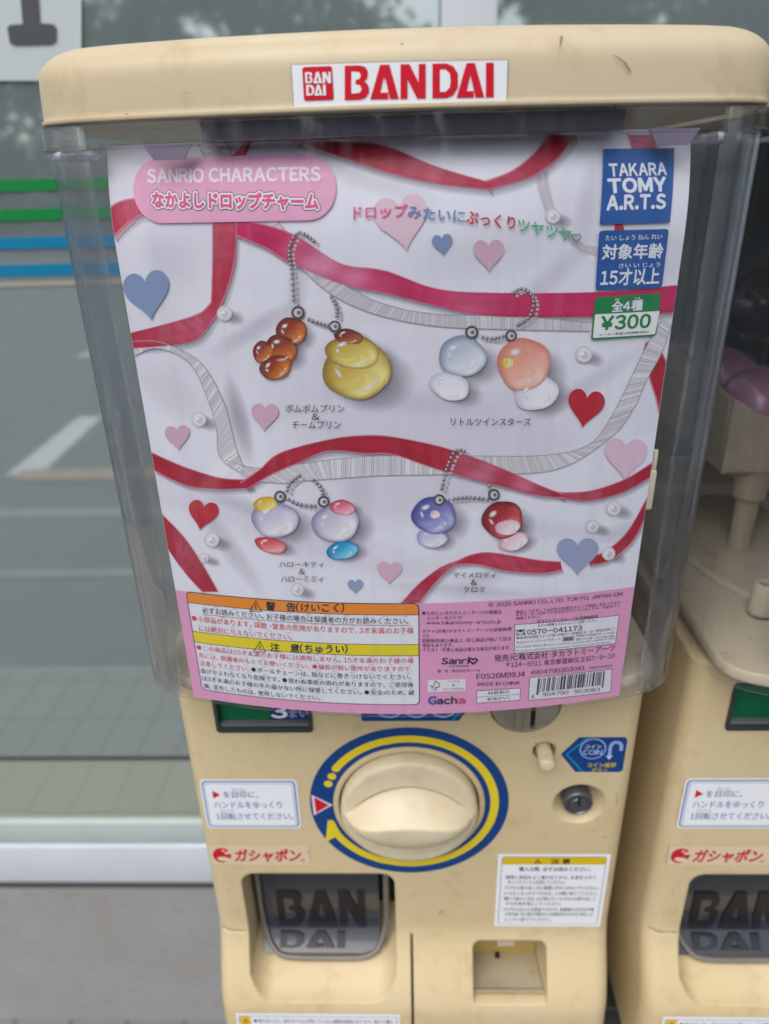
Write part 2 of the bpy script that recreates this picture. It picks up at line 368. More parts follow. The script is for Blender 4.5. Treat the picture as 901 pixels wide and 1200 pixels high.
for z1, z0, mm in ((.0065, -.004, M_GREEN), (-.0195, -.0305, M_GREEN), (-.0455, -.0565, M_BLUEF), (-.0715, -.083, M_BLUEF), (-.0885, -.0925, M_BEIGE)):
    wpart('film_stripe', -4, -.205, WY-.0012, WY-.0004, z0, z1, mm); 
wsg = empty('window_sign', (-.4, WY-.002, .11)); tag(wsg, 'white sheet with a large dark grey letter stuck on the glass', 'sign')
def spart(name, pts, y0, y1, mat):
    bm = bmesh.new(); a = [bm.verts.new((x, y0, z)) for x, z in pts]; f = bm.faces.new(a)
    r = bmesh.ops.extrude_face_region(bm, geom=[f]); bmesh.ops.translate(bm, vec=(0, y1-y0, 0), verts=[v for v in r['geom'] if isinstance(v, bmesh.types.BMVert)])
    o = from_bm(name, bm, mat, smooth=0); o.parent = wsg; o.matrix_parent_inverse = Matrix.Translation((.4, -WY+.002, -.11)); return o
spart('sheet', [on_y(97, 95, WY), on_y(97, -120, WY), on_y(-260, -120, WY), on_y(-260, 95, WY)], WY-.0022, WY-.0014, mat_flat('white_sign_film', (.50, .56, .57), .4))
ft = [on_y(*q, WY) for q in ((11, 33), (14, 51), (20, 53.5), (62, 52.5), (68, 49), (68, 33), (64, 29), (49, 28), (44, -60), (64, -64), (66, -80), (0, -80), (0, -64), (22, -60), (29, 29), (15, 30))]
spart('letter', ft, WY-.0034, WY-.0024, mat_flat('dark_grey_film', rgb(70, 70, 80), .5))
# dim shop interior
M_INT = mat_flat('dim_interior_paint', (.16, .16, .155), .8)
struct(from_bm('shop_floor', (lambda b: (box(b, -4, 4, WY+.21, 4, GZ-.01, GZ+.03), b)[1])(bmesh.new()), M_INT, smooth=0))
for nm, a in (('interior_wall', (-4, 4, 4, 4.1, GZ, 1.75)), ('shop_ceiling', (-4, 4, WY+.2, 4.1, 1.75, 1.85)), ('interior_side_wall', (-4.1, -4, WY+.21, 4, GZ, 1.75)), ('interior_side_wall', (4, 4.1, WY+.21, 4, GZ, 1.75)), ('facade', (-4, 4, WY, WY+.2, 1.71, 2.6))):
    bm = bmesh.new(); box(bm, *a); struct(from_bm(nm, bm, M_INT, smooth=0))

# trees beyond the parking lot (seen mirrored in the glass)
M_LEAF = mat_flat('tree_leaves', (.05, .075, .045), .7, var=.5, vscale=1.2); M_BARK = mat_flat('tree_bark', (.09, .07, .055), .9)
TREE_LABELS = ('broad bushy tree at the far left edge of the car park', 'low round tree left of the tall one across the car park', 'tallest tree across the car park', 'small thin tree between two larger ones across the car park', 'wide dark tree across the car park', 'short bush-like tree at the far right of the car park', 'slim tree at the right end behind the car park')
for k, (tx, ty, th, tr) in enumerate(((-10.5, -19, 6.2, 2.6), (-6.4, -18, 5.4, 2.2), (-2.6, -20, 6.8, 2.6), (.9, -19, 4.3, 1.5), (4.4, -20, 6.4, 2.6), (8.2, -18, 5.2, 2.2), (12, -20, 6.6, 2.4))):
    t = empty('tree', (tx, ty, GZ)); tag(t, TREE_LABELS[k], 'tree', 'trees across the car park')
    bm = bmesh.new(); cyl(bm, (0, 0, 0), (.1, 0, th*.7), .16, .07, 10)
    for a in range(4): cyl(bm, (.05, 0, th*.35), (math.cos(a*1.6)*tr*.6, math.sin(a*1.6)*tr*.6, th*.8), .07, .02, 6)
    from_bm('trunk', bm, M_BARK, t)
    V, F = [], []
    cl = [(random.gauss(0, tr*.5), random.gauss(0, tr*.35), th*(.04+.93*random.random()), tr*random.uniform(.22, .42)) for _ in range(40)]
    for _ in range(6500):
        cx, cy, cz, cr = random.choice(cl); d = Vector((random.gauss(0, 1), random.gauss(0, 1), random.gauss(0, 1))).normalized()*cr*random.random()**.4
        c = Vector((cx, cy, cz))+d; a = Vector((random.gauss(0, 1), random.gauss(0, 1), random.gauss(0, 1))).normalized()*.15; b = a.orthogonal().normalized()*.09
        i = len(V); V += [c-a, c+b, c+a, c-b]; F.append((i, i+1, i+2, i+3))
    me = bpy.data.meshes.new('crown'); me.from_pydata(V, [], F); link('crown', me, t, (M_LEAF,))
# ================================================================== CAPSULE MACHINE
HW = .130                                            # half width of the hood
def front_y(x):                                      # bowed front of hood and lid, plan curve
    return -.0465 + .0125*(min(abs(x), .098)/.102)**2
def plan(inset=0.0, n=14, back=.27, hw=HW, corner=True):
    pts = []
    for i in range(n+1): x = .098*i/n; pts.append(Vector((x, front_y(x))))
    p0 = pts[-1]; t0 = Vector((1, 2*.0125*.098/.102**2)).normalized(); p3 = Vector((hw, -.004))
    c1 = p0+t0*.022; c2 = p3-Vector((0, .020))
    for i in range(1, 11):
        t = i/10; pts.append(p0*(1-t)**3+c1*3*t*(1-t)**2+c2*3*t*t*(1-t)+p3*t**3)
    for i in range(1, 9): pts.append(Vector((hw, -.004+(back-.02+.004)*i/8)))
    for i in range(1, 7):
        a = math.radians(90*i/6); pts.append(Vector((hw-.02+.02*math.cos(a), back-.02+.02*math.sin(a))))
    for i in range(1, 5): pts.append(Vector(((hw-.02)*(1-i/4), back)))
    full = pts + [Vector((-p.x, p.y)) for p in pts[-2:0:-1]]
    if inset:
        N = len(full); out = []
        for i in range(N):
            d = (full[(i+1) % N]-full[i-1]).normalized(); out.append(full[i]+Vector((-d.y, d.x))*inset)
        full = out
    return full
def ring(inset, z, **k): return [(p.x, p.y, z) for p in plan(inset, **k)]
Z_LID, Z_HB = .0188, -.2279

BODY_W = .255
def flare(z):                                        # how far the lower front swells forward
    t = max(0.0, min(1.0, (-.437-z)/.062)); s = t*t*(3-2*t)
    return -.0225*s + (-.004*max(0, min(1, (-.50-z)/.06)))
def body_ring(z, inset=0.0, r=.011):
    hw, d = BODY_W/2-inset, .30-inset; pts = []
    for cx, cy, a in ((hw-r, r+inset, -90), (hw-r, d-r, 0), (-hw+r, d-r, 90), (-hw+r, r+inset, 180)):
        for i in range(8):
            t = math.radians(a+90*i/7); pts.append((cx+r*math.cos(t), cy+r*math.sin(t)))
    out = []
    for x, y in pts:
        k = max(0.0, min(1.0, (.07-y)/.07)); out.append((x, y+flare(z)*k, z))
    return out

def prism_x(prof, x0, x1):                           # closed (y,z) outline swept along x
    return loft([[(x0, y, z) for y, z in prof], [(x1, y, z) for y, z in prof]])
def prism_y(outline, y0, y1, scale1=1.0):
    cx = sum(p[0] for p in outline)/len(outline); cz = sum(p[1] for p in outline)/len(outline)
    return loft([[(x, y0, z) for x, z in outline], [(cx+(x-cx)*scale1, y1, cz+(z-cz)*scale1) for x, z in outline]])

mach = empty('capsule_machine', (0, 0, -.56))
tag(mach, 'cream capsule vending machine in front with pink and white product card', 'vending machine', 'capsule machines side by side')
def setp(o, root=None):
    root = root or mach; o.parent = root; o.matrix_parent_inverse = Matrix.Translation(-Vector(root.location)); return o

# --- body shell with its openings
zs = [(-.2315, .004), (-.2325, .0015), (-.2345, 0)]+[(z/1000, 0) for z in (-260, -300, -340, -380, -420)]+[(-.437-.0045*i, 0) for i in range(16)]+[(-.53, 0), (-.556, 0), (-.56, .004)]
body = from_bm('body', loft([body_ring(z, i) for z, i in zs], True, True), M_BODY, smooth=30); setp(body)
TX0, TX1 = -.1060, -.0105
# delivery opening: a straight-walled shaft above, a hollowed scoop below
boolean(body, prism_y(rrect(TX0, TX1, -.4715, -.3905, .009), -.08, .046))
scp = [(-.0300, -.455), (-.0272, -.4845), (-.0235, -.4862), (-.0195, -.4864), (-.014, -.4852), (-.008, -.4832), (-.002, -.4806), (.004, -.4785), (.012, -.4775), (.030, -.4770), (.046, -.4770), (.046, -.455)]
sec = []
for k in range(33):
    x = TX0+.0003+(TX1-TX0-.0006)*k/32; e = min(x-TX0, TX1-x); t = min(1, e/.014); q = 1-(1-t)**2.2
    sec.append([(x, y, z if z > -.46 else -.4700+(z+.4700)*q) for y, z in scp])
boolean(body, loft(sec))
# coin return pocket
boolean(body, prism_y(rrect(.0390, .0865, -.4870, -.4500, .005), -.08, .022))
boolean(body, prism_x([(-.06, -.47), (-.06, -.4865), (-.0165, -.4865), (.0215, -.4975), (.0215, -.47)], .0395, .0860))
# dial well, lock dish, lever hole, coin plate seat, display window
bm = bmesh.new(); cyl(bm, (-.0006, -.05, -.3315), (-.0006, .012, -.3315), .0408, None, 72); boolean(body, bm)
bm = bmesh.new(); cyl(bm, (.0976, -.01, -.3320), (.0976, .0075, -.3320), .0245, .0085, 48); boolean(body, bm)
bm = bmesh.new(); cyl(bm, (.0748, -.02, -.2915), (.0748, .02, -.2915), .0064, None, 28); boolean(body, bm)
bm = bmesh.new(); cyl(bm, (.0625, -.02, -.2590), (.0625, .003, -.2590), .0192, None, 48); boolean(body, bm)
boolean(body, prism_y(rrect(-.1056, -.0530, -.2762, -.2455, .002), -.02, .009))
# seams of the lower tray moulding
boolean(body, (lambda b: (box(b, -.1300, -.1075, -.02, .0015, -.4447, -.4436), b)[1])(bmesh.new()))
boolean(body, (lambda b: (box(b, -.1240, -.1175, -.02, .003, -.4452, -.4428), b)[1])(bmesh.new()))
boolean(body, (lambda b: (box(b, -.0012, .0004, -.04, .002, -.57, -.4455), b)[1])(bmesh.new()))
body.data.materials.clear(); body.data.materials.append(M_BODY)

# --- hood (a real 2.4 mm shell), flange under the lid, smoky hanging rail and tabs
T = .0024
bm = loft([ring(.0012, Z_HB+.0004), ring(0, Z_HB+.0018), ring(0, -.15), ring(0, -.05), ring(0, .0106), ring(-.0022, .0112), ring(-.0022, .0118), ring(-.0012, .0122), ring(-.0012, Z_LID-.0004),
           ring(T, Z_LID-.0004), ring(T, -.05), ring(T, -.15), ring(T, Z_HB+.0018), ring(T-.0006, Z_HB+.0004)], False, False)
bm.verts.ensure_lookup_table(); n = len(plan()); a = bm.verts[:n]; b = bm.verts[-n:]
for i in range(n): bm.faces.new((a[(i+1) % n], a[i], b[i], b[(i+1) % n]))
hood = setp(from_bm('hood', bm, M_HOOD, smooth=40)); hood.data.materials.append(M_CORNER)
for p in hood.data.polygons:
    if abs(p.center.x) > .1085 and p.center.y < .004: p.material_index = 1
def strip(x0, x1, z0, z1, off, th, name, mat, n=24, bev=0):
    fr = [(x0+(x1-x0)*i/n) for i in range(n+1)]
    bm = loft([[(x, front_y(x)+off, z0), (x, front_y(x)+off+th, z0), (x, front_y(x)+off+th, z1), (x, front_y(x)+off, z1)] for x in fr])
    return setp(from_bm(name, bm, mat, smooth=30))
strip(-.0660, .0735, .0119, .0178, .0030, .006, 'rail', M_RAIL)
for tx in (-.0785, .0915):
    fr = front_y(tx)+.0028
    bm = loft([[(tx-.0085, fr, .0120), (tx+.0085, fr, .0120), (tx+.0052, fr, .0070), (tx-.0052, fr, .0070)], [(tx-.0085, fr+.0012, .0120), (tx+.0085, fr+.0012, .0120), (tx+.0052, fr+.0012, .0070), (tx-.0052, fr+.0012, .0070)]])
    setp(from_bm('hanging_tab', bm, mat_flat('smoky_tab', rgb(120, 112, 132), .3), smooth=0))
for tx in (-.1135, .1095):                           # moulded clear lugs below the flange
    bm = bmesh.new(); bmesh.ops.create_uvsphere(bm, u_segments=20, v_segments=10, radius=1, matrix=Matrix.Translation((tx, front_y(tx)+.0062, .0092)) @ Matrix.Diagonal((.0100, .0022, .0019, 1)))
    setp(from_bm('hood_lug', bm, mat_clear('clear_lug', (.9, .9, .95), .2, .35)))

# --- lid
rs = []
for i, z in ((.0035, Z_LID-.0003), (.0005, Z_LID), (-.0004, Z_LID+.0006), (-.0004, Z_LID+.0018), (.0004, Z_LID+.0022), (.0009, .030), (.0012, .0325)): rs.append(ring(i, z))
for k in range(1, 9):
    a = math.radians(90*k/8*.97); rs.append(ring(.0012+.021*(1-math.cos(a)), .0325+.0112*math.sin(a)))
lid = setp(from_bm('lid', loft(rs, True, True), M_LID, smooth=50))

# --- floor plate inside the hood
def floor_ring(ins, z, fr=-.030): 
    pts = []
    for x, y, zz in ring(ins, z): pts.append((x, y, z))
    return pts
bm = loft([ring(.0075, Z_HB+.0005), ring(.0066, Z_HB+.0015), ring(.0066, Z_HB+.006), ring(.0075, Z_HB+.0072)], True, True)
setp(from_bm('floor_plate', bm, M_FLOOR, smooth=40))
bm = bmesh.new(); cyl(bm, (0, .10, Z_HB+.0070), (0, .10, Z_HB+.0105), .104, .102, 72); setp(from_bm('floor_disc', bm, M_FLOOR))
# gate clip on the right edge of the card
bm = bmesh.new(); box(bm, .0995, .1042, -.0290, -.0235, -.1310, -.1125, .0012); box(bm, .1015, .1036, -.0285, -.0262, -.1125, -.1040, .0006)
setp(from_bm('card_clip', bm, mat_flat('pale_clip_plastic', (.62, .58, .44), .4)))

# --- dial
bm = loft([[(-.0006+r*math.cos(2*math.pi*i/96), y, -.3315+r*math.sin(2*math.pi*i/96)) for i in range(96)] for r, y in ((.0438, .0005), (.0438, -.0012), (.0432, -.0018), (.0409, -.0018), (.0404, -.0012), (.0404, .004))], False, False)
setp(from_bm('dial_bezel', bm, M_BODY, smooth=40))
bm = bmesh.new(); R = .0392; NR, NA = 64, 144; rows = []
def knob_h(x, z):
    u = x/.0368
    if abs(u) >= 1: return 0
    bt, bb = .0215*(1-u*u), .0240*(1-u*u); zc = .0058*(1-u*u)
    H = .0150*(1-abs(u)**5)
    if z > bt or z < -bb: return 0
    if z >= zc:
        t = (z-zc)/(bt-zc+1e-9); return -.0018*(1-abs(u)**4)+(H+.0018*(1-abs(u)**4))*(1-t)**1.5
    return H*(1-((zc-z)/(zc+bb+1e-9))**3.0)
for j in range(NR+1):
    r = (R-.003)*j/NR
    rows.append([(r*math.cos(2*math.pi*i/NA), r*math.sin(2*math.pi*i/NA)) for i in range(NA)])
rings = [[(-.0006+x, -.0085-knob_h(x, z), -.3315+z) for x, z in rw] for rw in rows[1:]]
for r, y in ((R-.0012, -.0080), (R-.0003, -.0066), (R, -.004), (R, .010)): rings.append([(-.0006+r*math.cos(2*math.pi*i/NA), y, -.3315+r*math.sin(2*math.pi*i/NA)) for i in range(NA)])
knob = setp(from_bm('dial_knob', loft(rings, True, True), M_KNOB, smooth=50))

# --- delivery flap with raised lettering, rounded clear rim
FY = .0190
M_FLAP = mat_flat('slate_smoky_plastic', (.026, .030, .042), .27, coat=.5); M_FLETT = mat_flat('dark_slate_plastic', (.006, .007, .011), .42)
def flap_y(z): return FY-.0145*max(0, (-.456-z)/.019)**1.7          # the lower edge curls forward
zl = [-.400-.0025*i for i in range(22)]+[-.4550-.0014*i for i in range(1, 15)]
flap = setp(from_bm('delivery_flap', prism_x([(flap_y(z), z) for z in zl]+[(flap_y(z)+.003, z-.0005) for z in reversed(zl)], -.1000, -.0215), M_FLAP, smooth=40))
# B A N D A I letters as outlines in a 0..1 box
LET = {
 'B': [[(0, 0), (.62, 0), (.86, .06), (1, .2), (1, .34), (.92, .47), (.8, .53), (.92, .62), (.95, .74), (.95, .82), (.84, .95), (.6, 1), (0, 1)]],
 'A': [[(0, 0), (.62, 0), (.62, .19), (.36, .19), (.50, .66), (.68, 0), (1, 0), (.66, 1), (.36, 1)]],
 'N': [[(0, 0), (.28, 0), (.28, .56), (.66, 0), (1, 0), (1, 1), (.72, 1), (.72, .46), (.36, 1), (0, 1)]],
 'D': [[(0, 0), (.55, 0), (.82, .08), (1, .3), (1, .7), (.82, .92), (.55, 1), (0, 1)]],
 'I': [[(0, 0), (1, 0), (1, 1), (0, 1)]],
}
HOLE = {'B': [[(.28, .18), (.62, .2), (.7, .3), (.62, .42), (.45, .44), (.45, .58), (.6, .6), (.66, .7), (.6, .8), (.28, .82)]], 'D': [[(.3, .18), (.52, .18), (.68, .3), (.71, .5), (.68, .7), (.52, .82), (.3, .82)]]}
def letter_boxes(x0, x1, z0, z1, word, wd):          # letters packed over a width with relative widths
    gap = .08; tot = sum(wd)+gap*(len(word)-1); x = x0; s = (x1-x0)/tot
    for ch, w_ in zip(word, wd):
        yield ch, x, x+w_*s; x += (w_+gap)*s
bm = bmesh.new()
for word, wd, x0, x1, z0, z1 in (('BAN', (.9, 1.05, .9), -.0905, -.0310, -.4630, -.4310), ('DAI', (.9, 1.05, .3), -.0895, -.0450, -.4722, -.4652)):
    for ch, a, b_ in letter_boxes(x0, x1, z0, z1, word, wd):
        for outl, hole in [(o_, 0) for o_ in LET[ch]]+[(o_, 1) for o_ in HOLE.get(ch, [])]:
            d = .0011 if not hole else .0014
            b2 = bmesh.new(); b2.faces.new([b2.verts.new((a+(b_-a)*u, 0, z0+(z1-z0)*v)) for u, v in outl]); b2.normal_update(); bmesh.ops.triangulate(b2, faces=b2.faces[:])
            k = math.floor(z0/.0012)
            while k*.0012 < z1:
                bmesh.ops.bisect_plane(b2, geom=b2.verts[:]+b2.edges[:]+b2.faces[:], dist=1e-7, plane_co=(0, 0, k*.0012), plane_no=(0, 0, 1)); k += 1
            r = bmesh.ops.extrude_face_region(b2, geom=b2.faces[:]); top = {v for v in r['geom'] if isinstance(v, bmesh.types.BMVert)}
            for v in b2.verts: v.co.y = flap_y(v.co.z)+(-d if v in top else .0006)
            for f in b2.faces: f.material_index = hole
            tm_ = bpy.data.meshes.new('x'); b2.to_mesh(tm_); bm.from_mesh(tm_); b2.free(); bpy.data.meshes.remove(tm_)
lt = from_bm('raised_lettering', bm, M_FLETT, smooth=0); lt.data.materials.append(M_FLAP); lt.parent = flap; lt.matrix_parent_inverse = Matrix.Identity(4)
# grey rim: a bent tube down both sides and along the bottom
pth = [(-.1010, -.400), (-.1010, -.452), (-.0990, -.464), (-.0935, -.4715), (-.084, -.4748), (-.055, -.4752), (-.032, -.4748), (-.0225, -.4715), (-.0185, -.464), (-.0170, -.452), (-.0165, -.400)]
pth = catmull(pth, 6); rg = []
for i, (x, z) in enumerate(pth):
    q0 = Vector(pth[max(0, i-1)]); q1 = Vector(pth[min(len(pth)-1, i+1)]); d = (q1-q0).normalized(); nn = Vector((-d.y, d.x))
    rg.append([(x+nn.x*.0017*math.cos(t), flap_y(z)-.0018+.0022*math.sin(t), z+nn.y*.0017*math.cos(t)) for t in (2*math.pi*k/10 for k in range(10))])
setp(from_bm('flap_rim', loft(rg), mat_flat('grey_rim_plastic', (.17, .16, .145), .35, var=.2, vscale=30), smooth=60))
bm = bmesh.new(); box(bm, TX0+.0008, TX1-.0008, .040, .044, -.4695, -.392); setp(from_bm('chute_back', bm, M_DARK2, smooth=0))

# --- coin plate, lever, lock, display, coin return pocket details
bm = bmesh.new(); cyl(bm, (.0625, .002, -.2590), (.0625, -.0012, -.2590), .0186, .0180, 56)
cp = setp(from_bm('coin_plate', bm, M_STEEL))
boolean(cp, (lambda b: (box(b, .0655, .0682, -.01, .02, -.2745, -.250), b)[1])(bmesh.new()))
cp.data.materials.clear(); cp.data.materials.append(M_STEEL)
bm = bmesh.new(); box(bm, .0650, .0687, .0015, .0028, -.2750, -.249); o = from_bm('coin_slot', bm, M_DARK2, smooth=0); o.parent = cp; o.matrix_parent_inverse = Matrix.Identity(4)
bm = bmesh.new(); box(bm, .0570, .0612, -.0024, -.0011, -.2735, -.250, .0004); o = from_bm('coin_guide', bm, M_STEEL, smooth=30); o.parent = cp; o.matrix_parent_inverse = Matrix.Identity(4)
bm = loft([[(.0748+r*math.cos(2*math.pi*i/24), y, -.2922+r*math.sin(2*math.pi*i/24)) for i in range(24)] for r, y in ((.0042, .018), (.0042, -.0095), (.0039, -.0108), (.003, -.0114), (.001, -.0115))], True, True)
setp(from_bm('coin_return_lever', bm, M_KNOB, smooth=50))
lk = loft([[(.0966+.86*r*math.cos(2*math.pi*i/40), y, -.3303+.86*r*math.sin(2*math.pi*i/40)) for i in range(40)] for r, y in ((.0100, .009), (.0100, -.0008), (.0092, -.0018), (.0082, -.0020), (.0076, -.0012), (.0058, -.0012), (.0056, -.0022), (.0052, -.0026), (.0012, -.0026))], True, True)
lock = setp(from_bm('lock', lk, M_LOCK, smooth=35))
bm = bmesh.new(); box(bm, .0957, .0975, -.0031, -.0022, -.3303, -.3245); o = from_bm('keyhole', bm, M_DARK2, smooth=0); o.parent = lock; o.matrix_parent_inverse = Matrix.Identity(4)

def body_front(x, z, off): return Vector((x, flare(z)-.0002-off, z))
def pick0(px, py): return on_y(px, py, 0)
A = Art(lambda x, z, off: Vector((x, .0034-off, z)), pick0)
A.poly([(-.1050, -.2722), (-.0765, -.2722), (-.0765, -.2458), (-.1050, -.2458)], 1, rgb(0, 98, 62), px=False)
A.poly([(-.0765, -.2722), (-.0536, -.2722), (-.0536, -.2458), (-.0765, -.2458)], 1, rgb(28, 52, 110), px=False)
A.text('3', (-.0755, -.2698), (-.0670, -.2698), (-.0755, -.2605), 3, WHITE, .03, px=False)
A.text('まい', (-.0655, -.2697), (-.0550, -.2697), (-.0655, -.2630), 3, rgb(140, 160, 205), .02, px=False)
dsp = setp(A.build('display', None, M_STK))
bm = bmesh.new()
fo, fi = rrect(-.1060, -.0526, -.2766, -.2452, .0022), rrect(-.1040, -.0546, -.2735, -.2468, .0012)
for y, nme in ((0, 0),):
    rr = [[(x, yy, z) for x, z in oo] for oo, yy in ((fo, .0002), (fo, -.0011), (fi, -.0011), (fi, .0035))]
    o = from_bm('display_frame', loft(rr, False, False), mat_flat('dark_green_black_plastic', (.03, .04, .036), .35), smooth=30)
    o.parent = dsp; o.matrix_parent_inverse = Matrix.Identity(4)
bm = bmesh.new(); box(bm, -.1040, -.0546, .0002, .0032, -.2733, -.2712); o = from_bm('display_ledge', bm, mat_flat('grey_ledge', (.14, .15, .15), .3), smooth=0); o.parent = dsp; o.matrix_parent_inverse = Matrix.Identity(4)
bm = bmesh.new(); box(bm, .0555, .0668, -.0005, .003, -.4590, -.4495, .0008); setp(from_bm('pocket_tab', bm, mat_flat('pale_tab', (.55, .47, .33), .5)))
bm = bmesh.new(); box(bm, .0395, .0855, .0195, .0212, -.4960, -.4510); setp(from_bm('pocket_back', bm, mat_flat('olive_pocket_back', (.44, .34, .11), .5), smooth=0))
fl_ = [(x, y, -.4866-(y+.0150)*.0110/.0365+.0012+(.0020 if y < -.0105 else 0)) for y in (-.0150, -.0120, -.0100, .0195) for x in (.0400, .0855)]
bm = bmesh.new(); vv = [bm.verts.new(p) for p in fl_]
for i in range(3): bm.faces.new((vv[2*i], vv[2*i+1], vv[2*i+3], vv[2*i+2]))
setp(from_bm('pocket_floor', bm, mat_plastic('greyed_floor_plastic', (.47, .41, .30), .8), smooth=0))
bm = bmesh.new(); box(bm, .0575, .0605, .0150, .0190, -.4965, -.4935); setp(from_bm('pocket_hole', bm, M_DARK2, smooth=0))

# --- stickers on the body
NAVY = rgb(14, 62, 126); SBLUE = rgb(72, 110, 165)
A = Art(body_front, pick0)          # dial ring graphics
cx, cz = -.0006, -.3315
def arc(r0, r1, a0, a1, layer, col, n=60):
    pts = [(cx+r1*math.cos(math.radians(a0+(a1-a0)*i/n)), cz+r1*math.sin(math.radians(a0+(a1-a0)*i/n))) for i in range(n+1)]
    pts2 = [(cx+r0*math.cos(math.radians(a0+(a1-a0)*i/n)), cz+r0*math.sin(math.radians(a0+(a1-a0)*i/n))) for i in range(n+1)]
    V = pts+pts2; F = [(i, i+1, n+1+i+1, n+1+i) for i in range(n)]
    A.items.append((V, F, layer, [col]*len(V)))
arc(.0434, .0575, 0, 360, 1, NAVY, 120)
arc(.0470, .0518, 146, -151, 2, YEL, 100)
A.ell(cx+.0494*math.cos(math.radians(146)), cz+.0494*math.sin(math.radians(146)), .0024, .0024, 2.4, YEL, px=False)
for a_ in (153.4, 160.6): A.ell(cx+.0487*math.cos(math.radians(a_)), cz+.0487*math.sin(math.radians(a_)), .0025, .0025, 2, YEL, px=False)
A.poly([(cx-.0478, cz-.0125), (cx-.0445, cz-.0128), (cx-.0405, cz-.0245), (cx-.0440, cz-.0265), (cx-.0490, cz-.0300), (cx-.0500, cz-.0285)], 3, YEL, px=False)
A.poly([(cx-.0563, cz+.0078), (cx-.0443, cz-.0003), (cx-.0558, cz-.0086)], 3, rgb(225, 210, 220), px=False)
A.poly([(cx-.0548, cz+.0060), (cx-.0463, cz-.0004), (cx-.0544, cz-.0066)], 4, RED, px=False)
setp(A.build('dial_ring_sticker', None, M_STK))

A = Art(body_front, pick0)          # instruction sticker
x0, z1, w_, h_ = -.12118, -.31183, .05657, .03921
def RR(A, x0, x1, z0, z1, r, layer, col): A.poly(rrect(x0, x1, z0, z1, r), layer, col, px=False)
RR(A, x0, x0+w_, z1-h_, z1, .003, 1, WHITE); RR(A, x0+.0011, x0+w_-.0011, z1-h_+.0012, z1-.0012, .0028, 2, SBLUE); RR(A, x0+.0019, x0+w_-.0019, z1-h_+.0020, z1-.0020, .0024, 3, WHITE)
RR(A, x0+.0026, x0+w_-.0026, z1-h_+.0029, z1-.0029, .002, 4, rgb(150, 170, 205)); RR(A, x0+.0030, x0+w_-.0030, z1-h_+.0033, z1-.0033, .0018, 5, WHITE)
A.poly([(x0+.0068, z1-.0082), (x0+.0068, z1-.0145), (x0+.0112, z1-.0115)], 6, RED, px=False)
def T3(A, s, xa, xb, z, h, col, bold=.0, layer=6): A.text(s, (xa, z), (xb, z), (xa, z+h), layer, col, bold, px=False)
T3(A, 'を目印に、', x0+.0130, x0+.0335, z1-.0140, .0052, SBLUE, .012); T3(A, 'めじるし', x0+.0185, x0+.0265, z1-.0082, .0018, SBLUE)
T3(A, 'ハンドルをゆっくり', x0+.0066, x0+.0465, z1-.0222, .0053, SBLUE, .012)
T3(A, '1回転させてください。', x0+.0066, x0+.0525, z1-.0315, .0056, SBLUE, .012); T3(A, 'かいてん', x0+.0095, x0+.0180, z1-.0252, .0018, SBLUE)
setp(A.build('instruction_sticker', None, M_STK))

A = Art(body_front, pick0)          # red word mark on a pale strip, with a split capsule mark
x0, z1 = -.1225, -.3655
A.poly([(x0, z1), (x0+.0610, z1), (x0+.0610, z1-.0168), (x0, z1-.0168)], 1, rgb(216, 196, 166), px=False)
PB = rgb(222, 205, 180)
A.ell(x0+.0072, z1-.0084, .0056, .0063, 2, RED, -.2, px=False)
A.ell(x0+.0080, z1-.0116, .0041, .0018, 3, PB, -.18, px=False); A.ell(x0+.0118, z1-.0060, .0030, .0011, 3.1, PB, .25, px=False); A.ell(x0+.0084, z1-.0043, .0011, .0007, 3.2, PB, .4, px=False)
A.text('ガシャポン', (x0+.0148, z1-.0138), (x0+.0548, z1-.0138), (x0+.0163, z1-.0032), 3, RED, .035, px=False)
A.ell(x0+.0565, z1-.0130, .0012, .0013, 3, RED, px=False); A.ell(x0+.0565, z1-.0130, .0007, .0008, 4, rgb(222, 205, 180), px=False)
setp(A.build('logo_sticker', None, M_STK))

A = Art(body_front, pick0)          # caution sticker
x0, z1, w_, h_ = .05266, -.37258, .06755, .0660
A.poly([(x0, z1), (x0+w_, z1), (x0+w_, z1-h_), (x0, z1-h_)], 1, WHITE, px=False)
RR(A, x0+.0022, x0+w_-.0022, z1-h_+.0022, z1-.0022, .0022, 2, rgb(110, 115, 130)); RR(A, x0+.0026, x0+w_-.0026, z1-h_+.0026, z1-.0026, .0020, 3, WHITE)
A.poly(rrect(x0+.0026, x0+w_-.0026, z1-.0088, z1-.0026, .0012), 4, rgb(214, 180, 20), px=False)
A.poly([(x0+.0218, z1-.0080), (x0+.0262, z1-.0080), (x0+.0240, z1-.0040)], 5, BLACK, px=False); A.poly([(x0+.0229, z1-.0075), (x0+.0251, z1-.0075), (x0+.0240, z1-.0055)], 6, rgb(214, 180, 20), px=False)
T3(A, '注 意', x0+.0320, x0+.0435, z1-.0080, .0044, BLACK, .02)
T3(A, '購入の際、必ずお読みください。', x0+.0130, x0+.0565, z1-.0145, .0038, rgb(60, 60, 66), .01)
